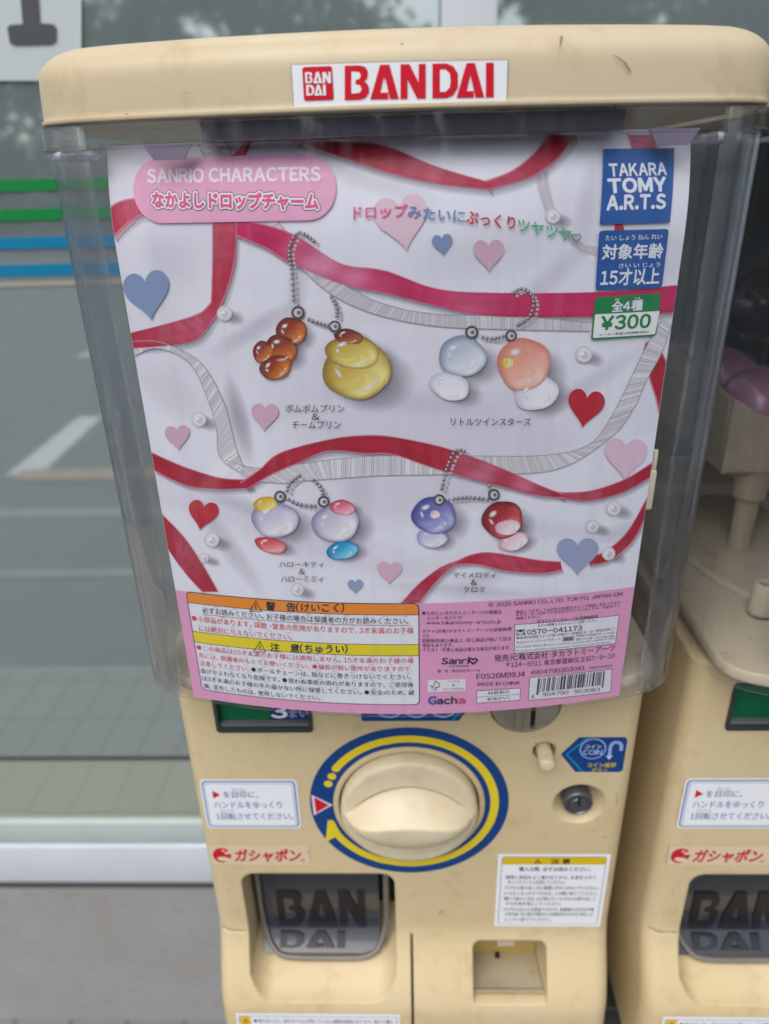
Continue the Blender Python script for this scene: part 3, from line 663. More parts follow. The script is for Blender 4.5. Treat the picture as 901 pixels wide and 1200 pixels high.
for s, xa, xb, zz in (('・硬貨と商品をよく確かめてから、お金を入れて', .0045, .0605, .0200), ('ゆっくりハンドルを回してください。', .0070, .0420, .0245), ('・カプセル取り出し口に無理に手を入れないでください。', .0045, .0630, .0295), ('・いらなくなったカプセルは、この箱に捨ててください。', .0045, .0630, .0345),
    ('・開けて遊ぶときは、必ず取りだしカプセルを取り出して', .0045, .0620, .0395), ('からお金を投入してください。', .0065, .0410, .0440), ('・カプセルは小さな部品ですので、保護者の方がお子様', .0045, .0620, .0495), ('の手の届く所に置かず窒息などの危険がありますので気をつけ', .0065, .0620, .0540), ('ところへ捨ててください。', .0065, .0360, .0590)):
    T3(A, s, x0+xa, x0+xb, z1-zz-.0015, .0034, rgb(70, 72, 78), .004)
setp(A.build('caution_sticker', None, M_STK))

A = Art(body_front, pick0)          # blue coin arrow sticker
pg = [(.0841, -.2937), (.0931, -.2815), (.1180, -.2815), (.1196, -.2833), (.1194, -.3055), (.1177, -.3070), (.0931, -.3067)]
A.poly(pg, 1, NAVY, px=False)
A.line([(.0978, -.2818), (.0872, -.2937), (.0972, -.3064)], .0012, 2, rgb(20, 130, 180), px=False)
A.ell(.1013, -.2897, .0073, .0075, 2, rgb(150, 170, 225), px=False, n=40); A.ell(.1013, -.2897, .0065, .0067, 3, NAVY, px=False, n=40)
T3(A, 'コイン', .0968, .1058, -.2892, .0026, WHITE, .01, 4); T3(A, 'COIN', .0962, .1065, -.2938, .0036, rgb(170, 185, 230), .02, 4)
A.line([(.1108+.0, -.2955), (.1108, -.2880), (.1116, -.2858), (.1130, -.2850), (.1146, -.2850), (.1160, -.2858), (.1168, -.2878), (.1168, -.2905)], .0019, 3, rgb(150, 170, 225), px=False)
A.poly([(.1088, -.2945), (.1128, -.2945), (.1108, -.2975)], 4, rgb(190, 205, 240), px=False)
T3(A, 'コイン返却', .0995, .1150, -.3030, .0034, YEL, .015, 4); T3(A, 'ボタン', .1020, .1110, -.3063, .0026, YEL, .01, 4)
setp(A.build('coin_sticker', None, M_STK))

A = Art(body_front, pick0)          # blue strip under the hood with rings
A.poly([(-.0255, -.2685), (-.0245, -.2695), (.0268, -.2695), (.0330, -.2600), (.0330, -.2440), (-.0255, -.2440)], 1, NAVY, px=False)
for k in range(3): A.ell(-.0105+.0145*k, -.2580, .0082, .0092, 2, rgb(170, 195, 230), px=False, n=36); A.ell(-.0105+.0145*k, -.2580, .0070, .0080, 3, rgb(30, 90, 160), px=False, n=36); T3(A, '100', -.0155+.0145*k, -.0055+.0145*k, -.2605, .005, WHITE, .02, 4)
A.line([(.0235, -.2692), (.0295, -.2600)], .0012, 2, rgb(20, 130, 180), px=False)
setp(A.build('coin_strip_sticker', None, M_STK))

A = Art(body_front, pick0)          # white tray sticker at the bottom
x0, x1, z1 = -.1160, -.0090, -.4945
A.poly([(x0, z1), (x1, z1), (x1, z1-.032), (x0, z1-.032)], 1, WHITE, px=False)
A.line([(x0+.002, z1-.0025), (x1-.002, z1-.0025), (x1-.002, z1-.030), (x0+.002, z1-.030), (x0+.002, z1-.0025)], .0005, 2, rgb(110, 115, 130), px=False)
A.poly([(x0+.0025, z1-.003), (x0+.0095, z1-.003), (x0+.0095, z1-.0295), (x0+.0025, z1-.0295)], 2, rgb(225, 185, 30), px=False)
A.poly([(x0+.0042, z1-.0085), (x0+.0080, z1-.0085), (x0+.0061, z1-.0045)], 3, BLACK, px=False); A.poly([(x0+.0051, z1-.0079), (x0+.0071, z1-.0079), (x0+.0061, z1-.0058)], 4, rgb(225, 185, 30), px=False)
T3(A, '注', x0+.0038, x0+.0084, z1-.0155, .005, BLACK, .02, 3); T3(A, '意', x0+.0038, x0+.0084, z1-.0225, .005, BLACK, .02, 3)
A.ell(x0+.0125, z1-.0070, .0012, .0013, 3, BLACK, px=False)
T3(A, '取り出し口に、前のカプセルが残っていると故障の原因となります。続けて購入', x0+.0145, x1-.0040, z1-.0090, .0040, rgb(60, 60, 66), .005, 3)
T3(A, 'する際は、必ずカプセルを取り出してから、ハンドルを回してください。', x0+.0145, x1-.0120, z1-.0150, .0040, rgb(150, 50, 60), .005, 3)
T3(A, '無理に回すと故障の原因となります。', x0+.0145, x1-.0450, z1-.0210, .0040, rgb(60, 60, 66), .005, 3)
setp(A.build('tray_sticker', None, M_STK))

# --- brand plate on the lid, scuffs
def lid_front(x, z, off): return Vector((x, front_y(x)+.0009-.0006-off, z))
LP = lambda px, py: on_y(px, py, -.0455)
A = Art(lid_front, LP); A.EPS = .0001
A.poly([(341, 75), (595, 69.5), (594, 122), (344, 126)], 0, rgb(120, 112, 100))
A.poly([(341.8, 75.8), (594.2, 70.3), (593.3, 121.2), (344.8, 125.2)], 2, WHITE)
def px_letter(A, ch, c00, c10, c01, c11, layer, col, colh):  # letter box corners: bl, br, tl, tr
    def q(u, v):
        return ((c00[0]*(1-u)+c10[0]*u)*(1-v)+(c01[0]*(1-u)+c11[0]*u)*v, (c00[1]*(1-u)+c10[1]*u)*(1-v)+(c01[1]*(1-u)+c11[1]*u)*v)
    for o_ in LET[ch]: A.poly([q(*p) for p in o_], layer, col)
    for o_ in HOLE.get(ch, []): A.poly([q(*p) for p in o_], layer+1, colh)
cc = lambda x, y: (330+x/3.218, 60+y/3.218)
LR = rgb(205, 12, 40)
for ch, a, b_ in (('B', 240, 332), ('A', 336, 440), ('N', 446, 541), ('D', 566, 662), ('A', 657, 762), ('I', 768, 798)):
    yt = lambda x: 56-(x-240)*.0225; yb = lambda x: 185-(x-240)*.02
    px_letter(A, ch, cc(a, yb(a)), cc(b_, yb(b_)), cc(a, yt(a)), cc(b_, yt(b_)), 4, LR, WHITE)
sq = [cc(*p) for p in ((79, 66), (86, 60), (186, 57), (192, 62), (199, 178), (193, 184), (92, 187), (86, 182))]
A.poly(sq, 4, LR)
for ch, a, b_, y0_, y1_ in (('B', 90, 118, 80, 122), ('A', 120, 154, 80, 122), ('N', 156, 187, 80, 122), ('D', 94, 124, 128, 168), ('A', 124, 156, 128, 168), ('I', 158, 168, 128, 168)):
    px_letter(A, ch, cc(a+2, y1_), cc(b_+2, y1_-1), cc(a, y0_), cc(b_, y0_-1), 6, WHITE, LR)
bp = setp(A.build('brand_plate', None, M_STK)); bp.parent = lid; bp.matrix_parent_inverse = Matrix.Identity(4)
SCF = (*rgb(90, 76, 58)[:3], .62)
for pts in (((720, 61), (727, 63), (738, 70), (744, 78), (746, 84), (741, 79), (734, 70), (727, 65)), ((657.5, 41), (661, 40), (660, 48), (657, 55), (656.5, 48)), ((617, 118), (624, 117.5), (624.5, 121), (618, 121.5)), ((468, 51), (472, 52), (473, 54), (469, 53)), ((135, 131), (140, 130.5), (140, 132.5), (135, 132.5)), ((724, 120), (725.5, 119.7), (726, 126), (724.8, 126)), ((753, 119), (754.5, 118.8), (754.8, 125), (753.7, 125))):
    A = Art(lid_front, LP); A.poly(pts, 3, SCF); sm = setp(A.build('scuff_mark', None, M_INK)); sm.parent = lid; sm.matrix_parent_inverse = Matrix.Identity(4)
# wear on the front: scratches and small brown stains with shapes of their own
def scuff(kind, pts, w_):
    A = Art(body_front, pick0); c = (.13, .085, .05, .55)
    v = catmull(pts, 6); n = len(v); V, C = [], []
    for i, p in enumerate(v):
        k = math.sin(math.pi*(i+.3)/(n-.4)); V += [(p[0]-w_*k*.5, p[1]+w_*k*.5), (p[0]+w_*k*.5, p[1]-w_*k*.5)]; C += [c, c]
    A.raw(V, [(2*i, 2*i+2, 2*i+3, 2*i+1) for i in range(n-1)], 2, C)
    setp(A.build(kind, None, M_INK))
random.seed(11)
for x, z, dx, dz, w_ in ((.0690, -.2858, .0020, .0004, .0006), (.0800, -.2862, .0014, -.0006, .0007), (.0415, -.2800, .004, -.002, .0004), (.1130, -.3420, .003, -.006, .0004), (.1060, -.3530, .004, -.001, .0004), (-.1000, -.2950, .006, -.003, .0003), (-.0700, -.2850, .003, -.001, .0005), (.1180, -.3230, .001, -.010, .0004), (-.0640, -.3720, .004, .002, .0003), (.0250, -.4100, .006, -.003, .0004), (.0200, -.4230, -.003, -.004, .0005), (-.1160, -.4020, .002, -.007, .0003), (.1000, -.4560, .004, -.005, .0004), (.0300, -.4700, .002, -.004, .0004)):
    scuff('scuff_mark', [(x, z), (x+dx*.5+random.uniform(-.0006, .0006), z+dz*.5+random.uniform(-.0006, .0006)), (x+dx, z+dz)], w_)
# ================================================================== PRODUCT CARD (a bent sheet of card behind the hood front)
def card_y(x, z):
    t = max(0.0, min(1.3, (z+.022)/.034)); return -.0465+.0125*(x/.102)**2+.0046+.0085*t*t
def card_place(x, z, off): return Vector((x, card_y(x, z)-off, z))
def CP(px, py):
    r = ray(px, py); y = -.036
    for _ in range(12):
        p = CAM+r*(y-CAM.y); y = .5*y+.5*card_y(p.x, p.z)
    p = CAM+r*(y-CAM.y); return (p.x, p.z)
card = empty('product_card', (0, -.03, -.22))
tag(card, 'pink and white product card with red ribbons behind the clear hood', 'product card')
def setc(o): return setp(o, card)
XL, XR, ZB, ZT = CP(197, 640)[0], CP(750, 638)[0], (CP(227, 815.6)[1]+CP(724.6, 815.3)[1]+CP(473, 836)[1])/3, .0125
ZP = (CP(205, 688)[1]+CP(480, 710)[1]+CP(745, 686)[1])/3        # top of the pink band
def clampx(v): return max(XL+.0002, min(XR-.0002, v))
# paper sheet: printed photograph of pale cloth with soft folds
bm = bmesh.new(); NX, NZ = 40, 60
gv = [[bm.verts.new(card_place(XL+(XR-XL)*i/NX, ZB+(ZT-ZB)*j/NZ, 0)) for i in range(NX+1)] for j in range(NZ+1)]
gb = [[bm.verts.new(card_place(XL+(XR-XL)*i/NX, ZB+(ZT-ZB)*j/NZ, -.0003)) for i in range(NX+1)] for j in range(NZ+1)]
for j in range(NZ):
    for i in range(NX):
        bm.faces.new((gv[j][i], gv[j][i+1], gv[j+1][i+1], gv[j+1][i])); bm.faces.new((gb[j][i], gb[j+1][i], gb[j+1][i+1], gb[j][i+1]))
mp_, nt, p, o_ = mat_new('printed_cloth_paper'); N, L = nt.nodes.new, nt.links.new
tc = N('ShaderNodeTexCoord'); mp = N('ShaderNodeMapping'); mp.inputs['Rotation'].default_value = (0, .6, 0); mp.inputs['Scale'].default_value = (9, 9, 26)
n = N('ShaderNodeTexNoise'); n.inputs['Scale'].default_value = 1; n.inputs['Detail'].default_value = 2.5; n.inputs['Distortion'].default_value = .6
r = N('ShaderNodeValToRGB'); e = r.color_ramp.elements; e[0].position = .34; e[0].color = rgb(216, 213, 226); e[1].position = .52; e[1].color = rgb(229, 229, 240)
L(tc.outputs['Object'], mp.inputs[0]); L(mp.outputs[0], n.inputs['Vector']); L(n.outputs[0], r.inputs[0]); L(r.outputs[0], p.inputs['Base Color']); p.inputs['Roughness'].default_value = .42
setc(from_bm('sheet', bm, mp_, smooth=60))

_lay = [0]
def mixc(a, b, t): return tuple(a[i]*(1-t)+b[i]*t for i in range(3))+(1.0,)
def blob_noise(u, v, s=0): return .5+.5*math.sin(9.1*u+3.7*v+s)*math.sin(4.3*u-6.1*v+1.7*s)
class CardArt(Art):
    def raw(self, verts, faces, layer, cols):
        super().raw([(clampx(v[0]), max(ZB+.0002, min(ZT-.0002, v[1]))) for v in verts], faces, layer, cols)
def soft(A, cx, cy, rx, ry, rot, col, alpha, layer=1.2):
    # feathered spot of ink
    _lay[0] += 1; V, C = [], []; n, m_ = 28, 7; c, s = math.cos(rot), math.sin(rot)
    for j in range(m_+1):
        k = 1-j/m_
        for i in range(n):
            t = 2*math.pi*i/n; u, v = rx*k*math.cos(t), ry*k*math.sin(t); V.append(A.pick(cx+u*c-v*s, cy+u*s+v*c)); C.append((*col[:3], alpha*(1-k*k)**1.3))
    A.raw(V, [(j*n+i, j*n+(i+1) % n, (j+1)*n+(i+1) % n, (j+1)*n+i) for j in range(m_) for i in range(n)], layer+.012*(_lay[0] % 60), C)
def ribbon(A, top, bot, layer, base, sheen=(), n=9, stitch=True):
    # two edge curves through measured points; satin weave drawn as lanes of ink
    t = [A.pick(*p) for p in catmull(top, n)]; b = [A.pick(*p) for p in catmull(bot, n)]
    m_ = min(len(t), len(b)); NL = 7; V, C = [], []
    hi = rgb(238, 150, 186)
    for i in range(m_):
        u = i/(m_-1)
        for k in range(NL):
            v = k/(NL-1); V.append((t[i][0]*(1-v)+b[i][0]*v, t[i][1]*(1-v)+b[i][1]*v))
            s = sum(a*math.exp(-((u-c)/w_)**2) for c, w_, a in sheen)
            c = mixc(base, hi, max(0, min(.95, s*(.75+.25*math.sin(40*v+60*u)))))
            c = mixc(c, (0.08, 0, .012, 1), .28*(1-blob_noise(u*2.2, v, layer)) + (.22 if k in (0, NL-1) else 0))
            C.append(c)
    F = [(i*NL+k, (i+1)*NL+k, (i+1)*NL+k+1, i*NL+k+1) for i in range(m_-1) for k in range(NL-1)]
    A.raw(V, F, layer, C)
    _lay[0] += 1; V, C = [], []
    for i in range(m_):
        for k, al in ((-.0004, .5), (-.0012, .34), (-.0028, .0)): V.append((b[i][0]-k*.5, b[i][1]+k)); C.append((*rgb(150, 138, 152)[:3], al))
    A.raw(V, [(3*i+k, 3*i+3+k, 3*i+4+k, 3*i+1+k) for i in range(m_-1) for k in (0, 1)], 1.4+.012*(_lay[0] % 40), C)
    if stitch:
        for i in range(0, (m_-1)*3):
            u = i/3; j = int(u); f = u-j
            for e in (t, b):
                if i % 2: continue
                p0 = (e[j][0]*(1-f)+e[j+1][0]*f, e[j][1]*(1-f)+e[j+1][1]*f); r_ = .00030
                A.raw([(p0[0]-r_, p0[1]-r_), (p0[0]+r_, p0[1]-r_), (p0[0]+r_, p0[1]+r_), (p0[0]-r_, p0[1]+r_)], [(0, 1, 2, 3)], layer+.4, mixc(base, hi, .55))
def shadow_of(A, top, bot, dx, dy, layer, col=rgb(196, 186, 196), n=6):
    pts = catmull([(x+dx, y+dy) for x, y in top], n)+catmull([(x+dx, y+dy) for x, y in bot], n)[::-1]
    A.poly(pts, layer, col)
def mesh_ribbon(A, top, bot, layer, n=10, dark=rgb(168, 166, 172), light=rgb(238, 237, 242), back=rgb(216, 214, 220)):
    # woven silver ribbon: fine cross threads between two corded edges
    t = [A.pick(*p) for p in catmull(top, n)]; b = [A.pick(*p) for p in catmull(bot, n)]
    m_ = min(len(t), len(b)); V = [];
    for i in range(m_): V += [t[i], b[i]]
    A.raw(V, [(2*i, 2*i+2, 2*i+3, 2*i+1) for i in range(m_-1)], layer, [back]*len(V))
    L_ = [0]
    for i in range(m_-1): L_.append(L_[-1]+math.dist(((t[i][0]+b[i][0])/2, (t[i][1]+b[i][1])/2), ((t[i+1][0]+b[i+1][0])/2, (t[i+1][1]+b[i+1][1])/2)))
    def at_(e, d):
        for i in range(m_-1):
            if d <= L_[i+1]:
                f = (d-L_[i])/max(1e-9, L_[i+1]-L_[i]); return (e[i][0]*(1-f)+e[i+1][0]*f, e[i][1]*(1-f)+e[i+1][1]*f)
        return e[m_-1]
    d = 0
    while d < L_[-1]:
        w_ = .00033*random.uniform(.7, 1.2); c = mixc(dark, light, random.choice((0, .15, .3, .5, 1)))
        A.raw([at_(t, d), at_(t, d+w_), at_(b, d+w_), at_(b, d)], [(0, 1, 2, 3)], layer+.3, c); d += .00075
    for e in (t, b): A.line(e, .0003, layer+.6, rgb(158, 156, 160), px=False)

RB = rgb(192, 28, 62); RP = rgb(206, 36, 98); RD = rgb(180, 20, 50)
A = CardArt(card_place, CP)      # --- ribbons of the printed photograph
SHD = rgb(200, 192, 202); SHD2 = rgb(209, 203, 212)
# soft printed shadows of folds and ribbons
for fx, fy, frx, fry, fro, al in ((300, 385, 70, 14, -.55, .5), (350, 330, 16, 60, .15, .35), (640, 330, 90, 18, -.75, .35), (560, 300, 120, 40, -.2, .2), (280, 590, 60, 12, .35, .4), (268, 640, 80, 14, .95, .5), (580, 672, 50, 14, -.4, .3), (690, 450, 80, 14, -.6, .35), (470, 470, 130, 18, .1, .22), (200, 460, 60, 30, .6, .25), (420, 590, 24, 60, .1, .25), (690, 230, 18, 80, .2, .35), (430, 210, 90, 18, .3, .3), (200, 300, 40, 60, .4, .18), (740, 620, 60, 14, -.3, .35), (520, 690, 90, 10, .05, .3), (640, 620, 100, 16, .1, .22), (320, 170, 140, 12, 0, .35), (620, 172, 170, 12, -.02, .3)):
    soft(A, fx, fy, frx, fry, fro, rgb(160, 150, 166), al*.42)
T1 = [(272, 185), (290, 163)]; 
mesh_ribbon(A, [(228, 160), (240, 184)], [(262, 160), (274, 184)], 2)
A.poly([(272, 184), (288, 163), (296, 160), (288, 184)], 2, RB)
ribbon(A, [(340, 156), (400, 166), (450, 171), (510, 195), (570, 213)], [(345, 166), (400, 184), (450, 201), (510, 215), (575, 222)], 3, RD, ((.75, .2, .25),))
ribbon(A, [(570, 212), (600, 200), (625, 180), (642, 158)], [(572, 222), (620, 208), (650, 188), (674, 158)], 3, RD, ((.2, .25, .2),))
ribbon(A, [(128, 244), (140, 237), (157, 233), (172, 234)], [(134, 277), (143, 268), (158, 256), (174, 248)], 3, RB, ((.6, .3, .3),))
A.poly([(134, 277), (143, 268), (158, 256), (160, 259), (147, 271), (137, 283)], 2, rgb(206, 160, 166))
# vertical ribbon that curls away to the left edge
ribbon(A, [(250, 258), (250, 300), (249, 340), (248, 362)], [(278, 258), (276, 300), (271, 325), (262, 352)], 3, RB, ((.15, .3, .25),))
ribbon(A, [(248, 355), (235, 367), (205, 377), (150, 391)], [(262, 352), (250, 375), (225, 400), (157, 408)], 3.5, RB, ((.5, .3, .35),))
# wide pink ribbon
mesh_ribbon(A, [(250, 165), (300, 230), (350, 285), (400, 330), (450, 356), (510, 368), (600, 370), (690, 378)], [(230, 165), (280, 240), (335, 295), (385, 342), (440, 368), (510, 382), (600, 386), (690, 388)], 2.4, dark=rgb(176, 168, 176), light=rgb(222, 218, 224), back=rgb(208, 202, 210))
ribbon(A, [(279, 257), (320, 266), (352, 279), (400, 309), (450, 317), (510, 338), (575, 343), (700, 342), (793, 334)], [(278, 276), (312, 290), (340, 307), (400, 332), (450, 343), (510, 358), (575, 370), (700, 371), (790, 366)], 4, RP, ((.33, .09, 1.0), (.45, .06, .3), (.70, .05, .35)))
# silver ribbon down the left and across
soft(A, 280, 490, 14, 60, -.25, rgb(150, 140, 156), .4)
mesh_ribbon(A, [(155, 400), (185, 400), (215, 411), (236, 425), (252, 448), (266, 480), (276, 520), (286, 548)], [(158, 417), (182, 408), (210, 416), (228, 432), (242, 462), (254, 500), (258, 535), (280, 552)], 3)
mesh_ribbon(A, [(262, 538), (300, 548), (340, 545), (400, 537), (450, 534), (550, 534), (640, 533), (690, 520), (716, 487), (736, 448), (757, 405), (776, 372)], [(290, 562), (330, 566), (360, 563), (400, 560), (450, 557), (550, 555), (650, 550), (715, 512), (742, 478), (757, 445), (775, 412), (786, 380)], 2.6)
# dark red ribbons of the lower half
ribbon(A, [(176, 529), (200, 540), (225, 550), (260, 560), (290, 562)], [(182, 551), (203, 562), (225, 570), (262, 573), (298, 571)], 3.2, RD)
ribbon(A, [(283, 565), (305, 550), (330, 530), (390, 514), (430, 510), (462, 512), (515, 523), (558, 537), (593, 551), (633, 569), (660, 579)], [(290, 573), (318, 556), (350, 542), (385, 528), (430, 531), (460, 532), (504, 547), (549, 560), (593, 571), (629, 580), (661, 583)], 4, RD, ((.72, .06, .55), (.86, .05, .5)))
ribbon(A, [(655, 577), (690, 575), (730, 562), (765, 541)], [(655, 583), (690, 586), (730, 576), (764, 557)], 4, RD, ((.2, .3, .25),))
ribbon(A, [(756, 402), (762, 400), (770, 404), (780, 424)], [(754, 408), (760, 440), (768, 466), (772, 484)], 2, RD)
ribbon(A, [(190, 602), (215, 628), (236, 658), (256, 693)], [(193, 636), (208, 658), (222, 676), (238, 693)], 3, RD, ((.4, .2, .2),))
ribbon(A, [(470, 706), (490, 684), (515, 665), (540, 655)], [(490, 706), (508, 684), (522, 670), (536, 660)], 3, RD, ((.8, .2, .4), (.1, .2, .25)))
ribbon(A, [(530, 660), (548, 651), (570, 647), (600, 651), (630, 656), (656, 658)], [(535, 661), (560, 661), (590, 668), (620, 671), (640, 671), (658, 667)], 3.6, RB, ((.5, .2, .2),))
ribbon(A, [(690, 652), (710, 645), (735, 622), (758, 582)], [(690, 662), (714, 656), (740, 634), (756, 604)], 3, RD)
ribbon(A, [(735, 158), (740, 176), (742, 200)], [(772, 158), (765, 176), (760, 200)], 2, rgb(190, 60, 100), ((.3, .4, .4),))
A.poly([(720, 262), (729, 262), (731, 270), (719, 270)], 2, RB)
for rr, off in ((62, 0), (56, 1)):                                       # sheer organza loop at the upper right
    A.line([(628+off*9, 190), (632+off*8, 215), (640+off*7, 245), (655+off*6, 270), (680+off*4, 290), (705, 300-off*8)], .0014, 1.2, rgb(204, 198, 206))
for i in range(40):
    u = i/39; xa = 628+20*u*u+57*max(0, u-.3)**1.5; ya = 190+110*u
    A.line([(xa, ya), (xa+14-6*u, ya-3)], .00022, 1.4, rgb(196, 190, 198))
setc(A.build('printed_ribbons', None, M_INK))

# --- hearts and clear beads
A = CardArt(card_place, CP)
def heart(x, y, w_, h_, rot, layer, col):
    pts = []
    for i in range(48):
        t = 2*math.pi*i/48; hx = 16*math.sin(t)**3/17; hy = -(13*math.cos(t)-5*math.cos(2*t)-2*math.cos(3*t)-math.cos(4*t)+2.5)/15.5
        hx, hy = hx*w_*.53, hy*h_*.54; pts.append((x+hx*math.cos(rot)-hy*math.sin(rot), y+hx*math.sin(rot)+hy*math.cos(rot)))
    A.poly(pts, layer, col)
BH = rgb(128, 148, 186); MH = rgb(208, 170, 192); RH = rgb(186, 22, 44)
for a in ((174, 347, 54, 58, -.16, BH), (471, 262, 62, 66, -.16, rgb(224, 194, 208)), (518, 287, 24, 25, -.12, BH), (572, 300, 36, 38, -.03, MH), (311, 489, 32, 33, .04, MH), (209, 513, 29, 30, -.08, MH), (685, 479, 43, 45, .15, RH), (732, 538, 50, 49, .05, rgb(222, 192, 212)), (238, 604, 35, 35, .18, RH), (676, 652, 49, 44, .0, rgb(152, 162, 196)), (456, 671, 28, 27, .05, rgb(216, 176, 196)), (417, 687, 18, 17, -.05, rgb(148, 158, 192))):
    A = CardArt(card_place, CP); heart(*a[:5], 6, a[5]); setc(A.build('heart', None, M_INK))
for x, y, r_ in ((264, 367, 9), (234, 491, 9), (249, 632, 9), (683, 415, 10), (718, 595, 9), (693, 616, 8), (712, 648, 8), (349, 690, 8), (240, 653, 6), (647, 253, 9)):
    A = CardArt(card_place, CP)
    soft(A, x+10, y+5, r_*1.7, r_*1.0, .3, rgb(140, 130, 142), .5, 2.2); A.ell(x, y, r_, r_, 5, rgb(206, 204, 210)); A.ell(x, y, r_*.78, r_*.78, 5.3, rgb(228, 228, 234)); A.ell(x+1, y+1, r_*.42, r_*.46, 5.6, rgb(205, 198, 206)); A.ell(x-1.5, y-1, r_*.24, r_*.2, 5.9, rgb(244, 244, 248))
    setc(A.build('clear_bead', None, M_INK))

# --- drop charms on ball chains (plain glossy drops)
A = CardArt(card_place, CP)
def drop(x, y, w_, h_, rot, cols, layer=7):
    def shp(s, dx=0, dy=0):
        pts = []
        for i in range(40):
            t = 2*math.pi*i/40; k = .5*(1-math.cos(t)); px_ = math.sin(t)*(.30+.70*k**.55)*.5; py_ = -math.cos(t)*.5
            px_, py_ = px_*w_*s, py_*h_*s; pts.append((x+dx+px_*math.cos(rot)-py_*math.sin(rot), y+dy+px_*math.sin(rot)+py_*math.cos(rot)))
        return pts
    soft(A, x+w_*.26, y+h_*.14, w_*.62, h_*.5, rot+.2, rgb(120, 108, 124), .62, 2.3)
    V, C = [], []; NRG = 14
    for j in range(NRG+1):                              # rim to core, with the bright caustic low on one side
        k = 1-j/NRG; f = j/NRG
        for p in shp(max(k, .001), w_*.09*f, h_*.10*f):
            u = (p[0]-x)*math.cos(rot)+(p[1]-y)*math.sin(rot); v = -(p[0]-x)*math.sin(rot)+(p[1]-y)*math.cos(rot)
            g = max(0, min(1, .5+(u/w_)*.8+(v/h_)*.7)); c = mixc(cols[0], cols[1], min(1, f*2.4))
            c = mixc(c, cols[2], min(1, max(0, f*1.3-.15)*g*1.5)); c = mixc(c, cols[0], .45*max(0, 1-g*1.6)*(1-f)); V.append(A.pick(*p)); C.append(c)
    A.raw(V, [(j*40+i, j*40+(i+1) % 40, (j+1)*40+(i+1) % 40, (j+1)*40+i) for j in range(NRG) for i in range(40)], layer, C)
    c, s = math.cos(rot), math.sin(rot); q = lambda u, v: (x+u*w_*c-v*h_*s, y+u*w_*s+v*h_*c)
    A.ell(*q(-.21, .06), w_*.035, h_*.11, layer+.9, mixc(cols[1], cols[3], .75), rot+.25); A.ell(*q(-.10, -.18), w_*.03, h_*.03, layer+.9, cols[3], rot); A.ell(*q(.2, .27), w_*.07, h_*.03, layer+.9, mixc(cols[2], cols[3], .4), rot-.6)
W_ = rgb(248, 246, 248)
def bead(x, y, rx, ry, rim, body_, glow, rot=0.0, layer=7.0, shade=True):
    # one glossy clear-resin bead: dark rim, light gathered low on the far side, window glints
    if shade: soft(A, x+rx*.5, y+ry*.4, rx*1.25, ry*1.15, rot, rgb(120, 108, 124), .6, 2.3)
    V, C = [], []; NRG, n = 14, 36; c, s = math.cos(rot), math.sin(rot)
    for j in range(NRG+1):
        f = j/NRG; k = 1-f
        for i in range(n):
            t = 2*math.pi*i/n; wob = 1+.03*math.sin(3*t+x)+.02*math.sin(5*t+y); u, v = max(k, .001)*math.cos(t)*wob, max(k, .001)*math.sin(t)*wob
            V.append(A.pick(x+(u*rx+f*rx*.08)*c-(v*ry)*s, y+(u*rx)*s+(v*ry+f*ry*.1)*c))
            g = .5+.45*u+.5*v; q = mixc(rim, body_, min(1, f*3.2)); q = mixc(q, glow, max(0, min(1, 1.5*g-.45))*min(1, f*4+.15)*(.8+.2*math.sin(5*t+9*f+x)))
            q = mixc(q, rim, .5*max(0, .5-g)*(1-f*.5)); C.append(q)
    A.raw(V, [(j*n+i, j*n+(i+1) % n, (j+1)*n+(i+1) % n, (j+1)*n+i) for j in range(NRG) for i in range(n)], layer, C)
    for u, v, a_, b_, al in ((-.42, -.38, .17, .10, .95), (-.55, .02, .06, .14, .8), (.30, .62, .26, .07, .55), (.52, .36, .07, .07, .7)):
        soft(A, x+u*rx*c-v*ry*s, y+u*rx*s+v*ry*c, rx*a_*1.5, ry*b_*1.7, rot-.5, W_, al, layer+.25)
def charm(*beads):
    global A
    A = CardArt(card_place, CP)
    for i, bd in enumerate(beads): bead(*bd, layer=6.8+.36*i, shade=i < 3)
    setc(A.build('bead_charm', None, M_INK))
AM = (rgb(92, 26, 10), rgb(150, 52, 18), rgb(232, 140, 40)); YE = (rgb(140, 108, 30), rgb(206, 178, 74), rgb(246, 232, 150)); BR = (rgb(84, 26, 14), rgb(128, 48, 28), rgb(190, 110, 70))
CL = (rgb(128, 138, 164), rgb(196, 204, 220), rgb(238, 240, 246)); WH = (rgb(196, 196, 212), rgb(234, 234, 242), W_); PE = (rgb(206, 122, 106), rgb(232, 160, 142), rgb(246, 206, 190)); GO = (rgb(196, 150, 30), rgb(228, 188, 60), rgb(250, 232, 140))
LV = (rgb(140, 128, 168), rgb(206, 200, 222), rgb(244, 242, 248)); RE = (rgb(170, 40, 60), rgb(222, 90, 100), rgb(246, 180, 176)); PI = (rgb(176, 50, 90), rgb(226, 110, 140), rgb(250, 196, 208)); BU = (rgb(14, 110, 170), rgb(40, 160, 210), rgb(150, 220, 240)); VI = (rgb(62, 66, 140), rgb(108, 112, 184), rgb(190, 190, 230)); LA = (rgb(160, 150, 200), rgb(206, 200, 230), W_); CR = (rgb(96, 12, 26), rgb(168, 24, 40), rgb(236, 110, 110)); PK_ = (rgb(206, 150, 176), rgb(240, 208, 222), W_)
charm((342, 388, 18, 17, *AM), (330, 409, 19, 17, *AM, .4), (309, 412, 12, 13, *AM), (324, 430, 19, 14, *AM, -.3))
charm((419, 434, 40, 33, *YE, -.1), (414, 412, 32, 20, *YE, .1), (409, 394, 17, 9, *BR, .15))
charm((526, 452, 24, 16, *WH, .3), (541, 417, 28, 24, *CL, .1))
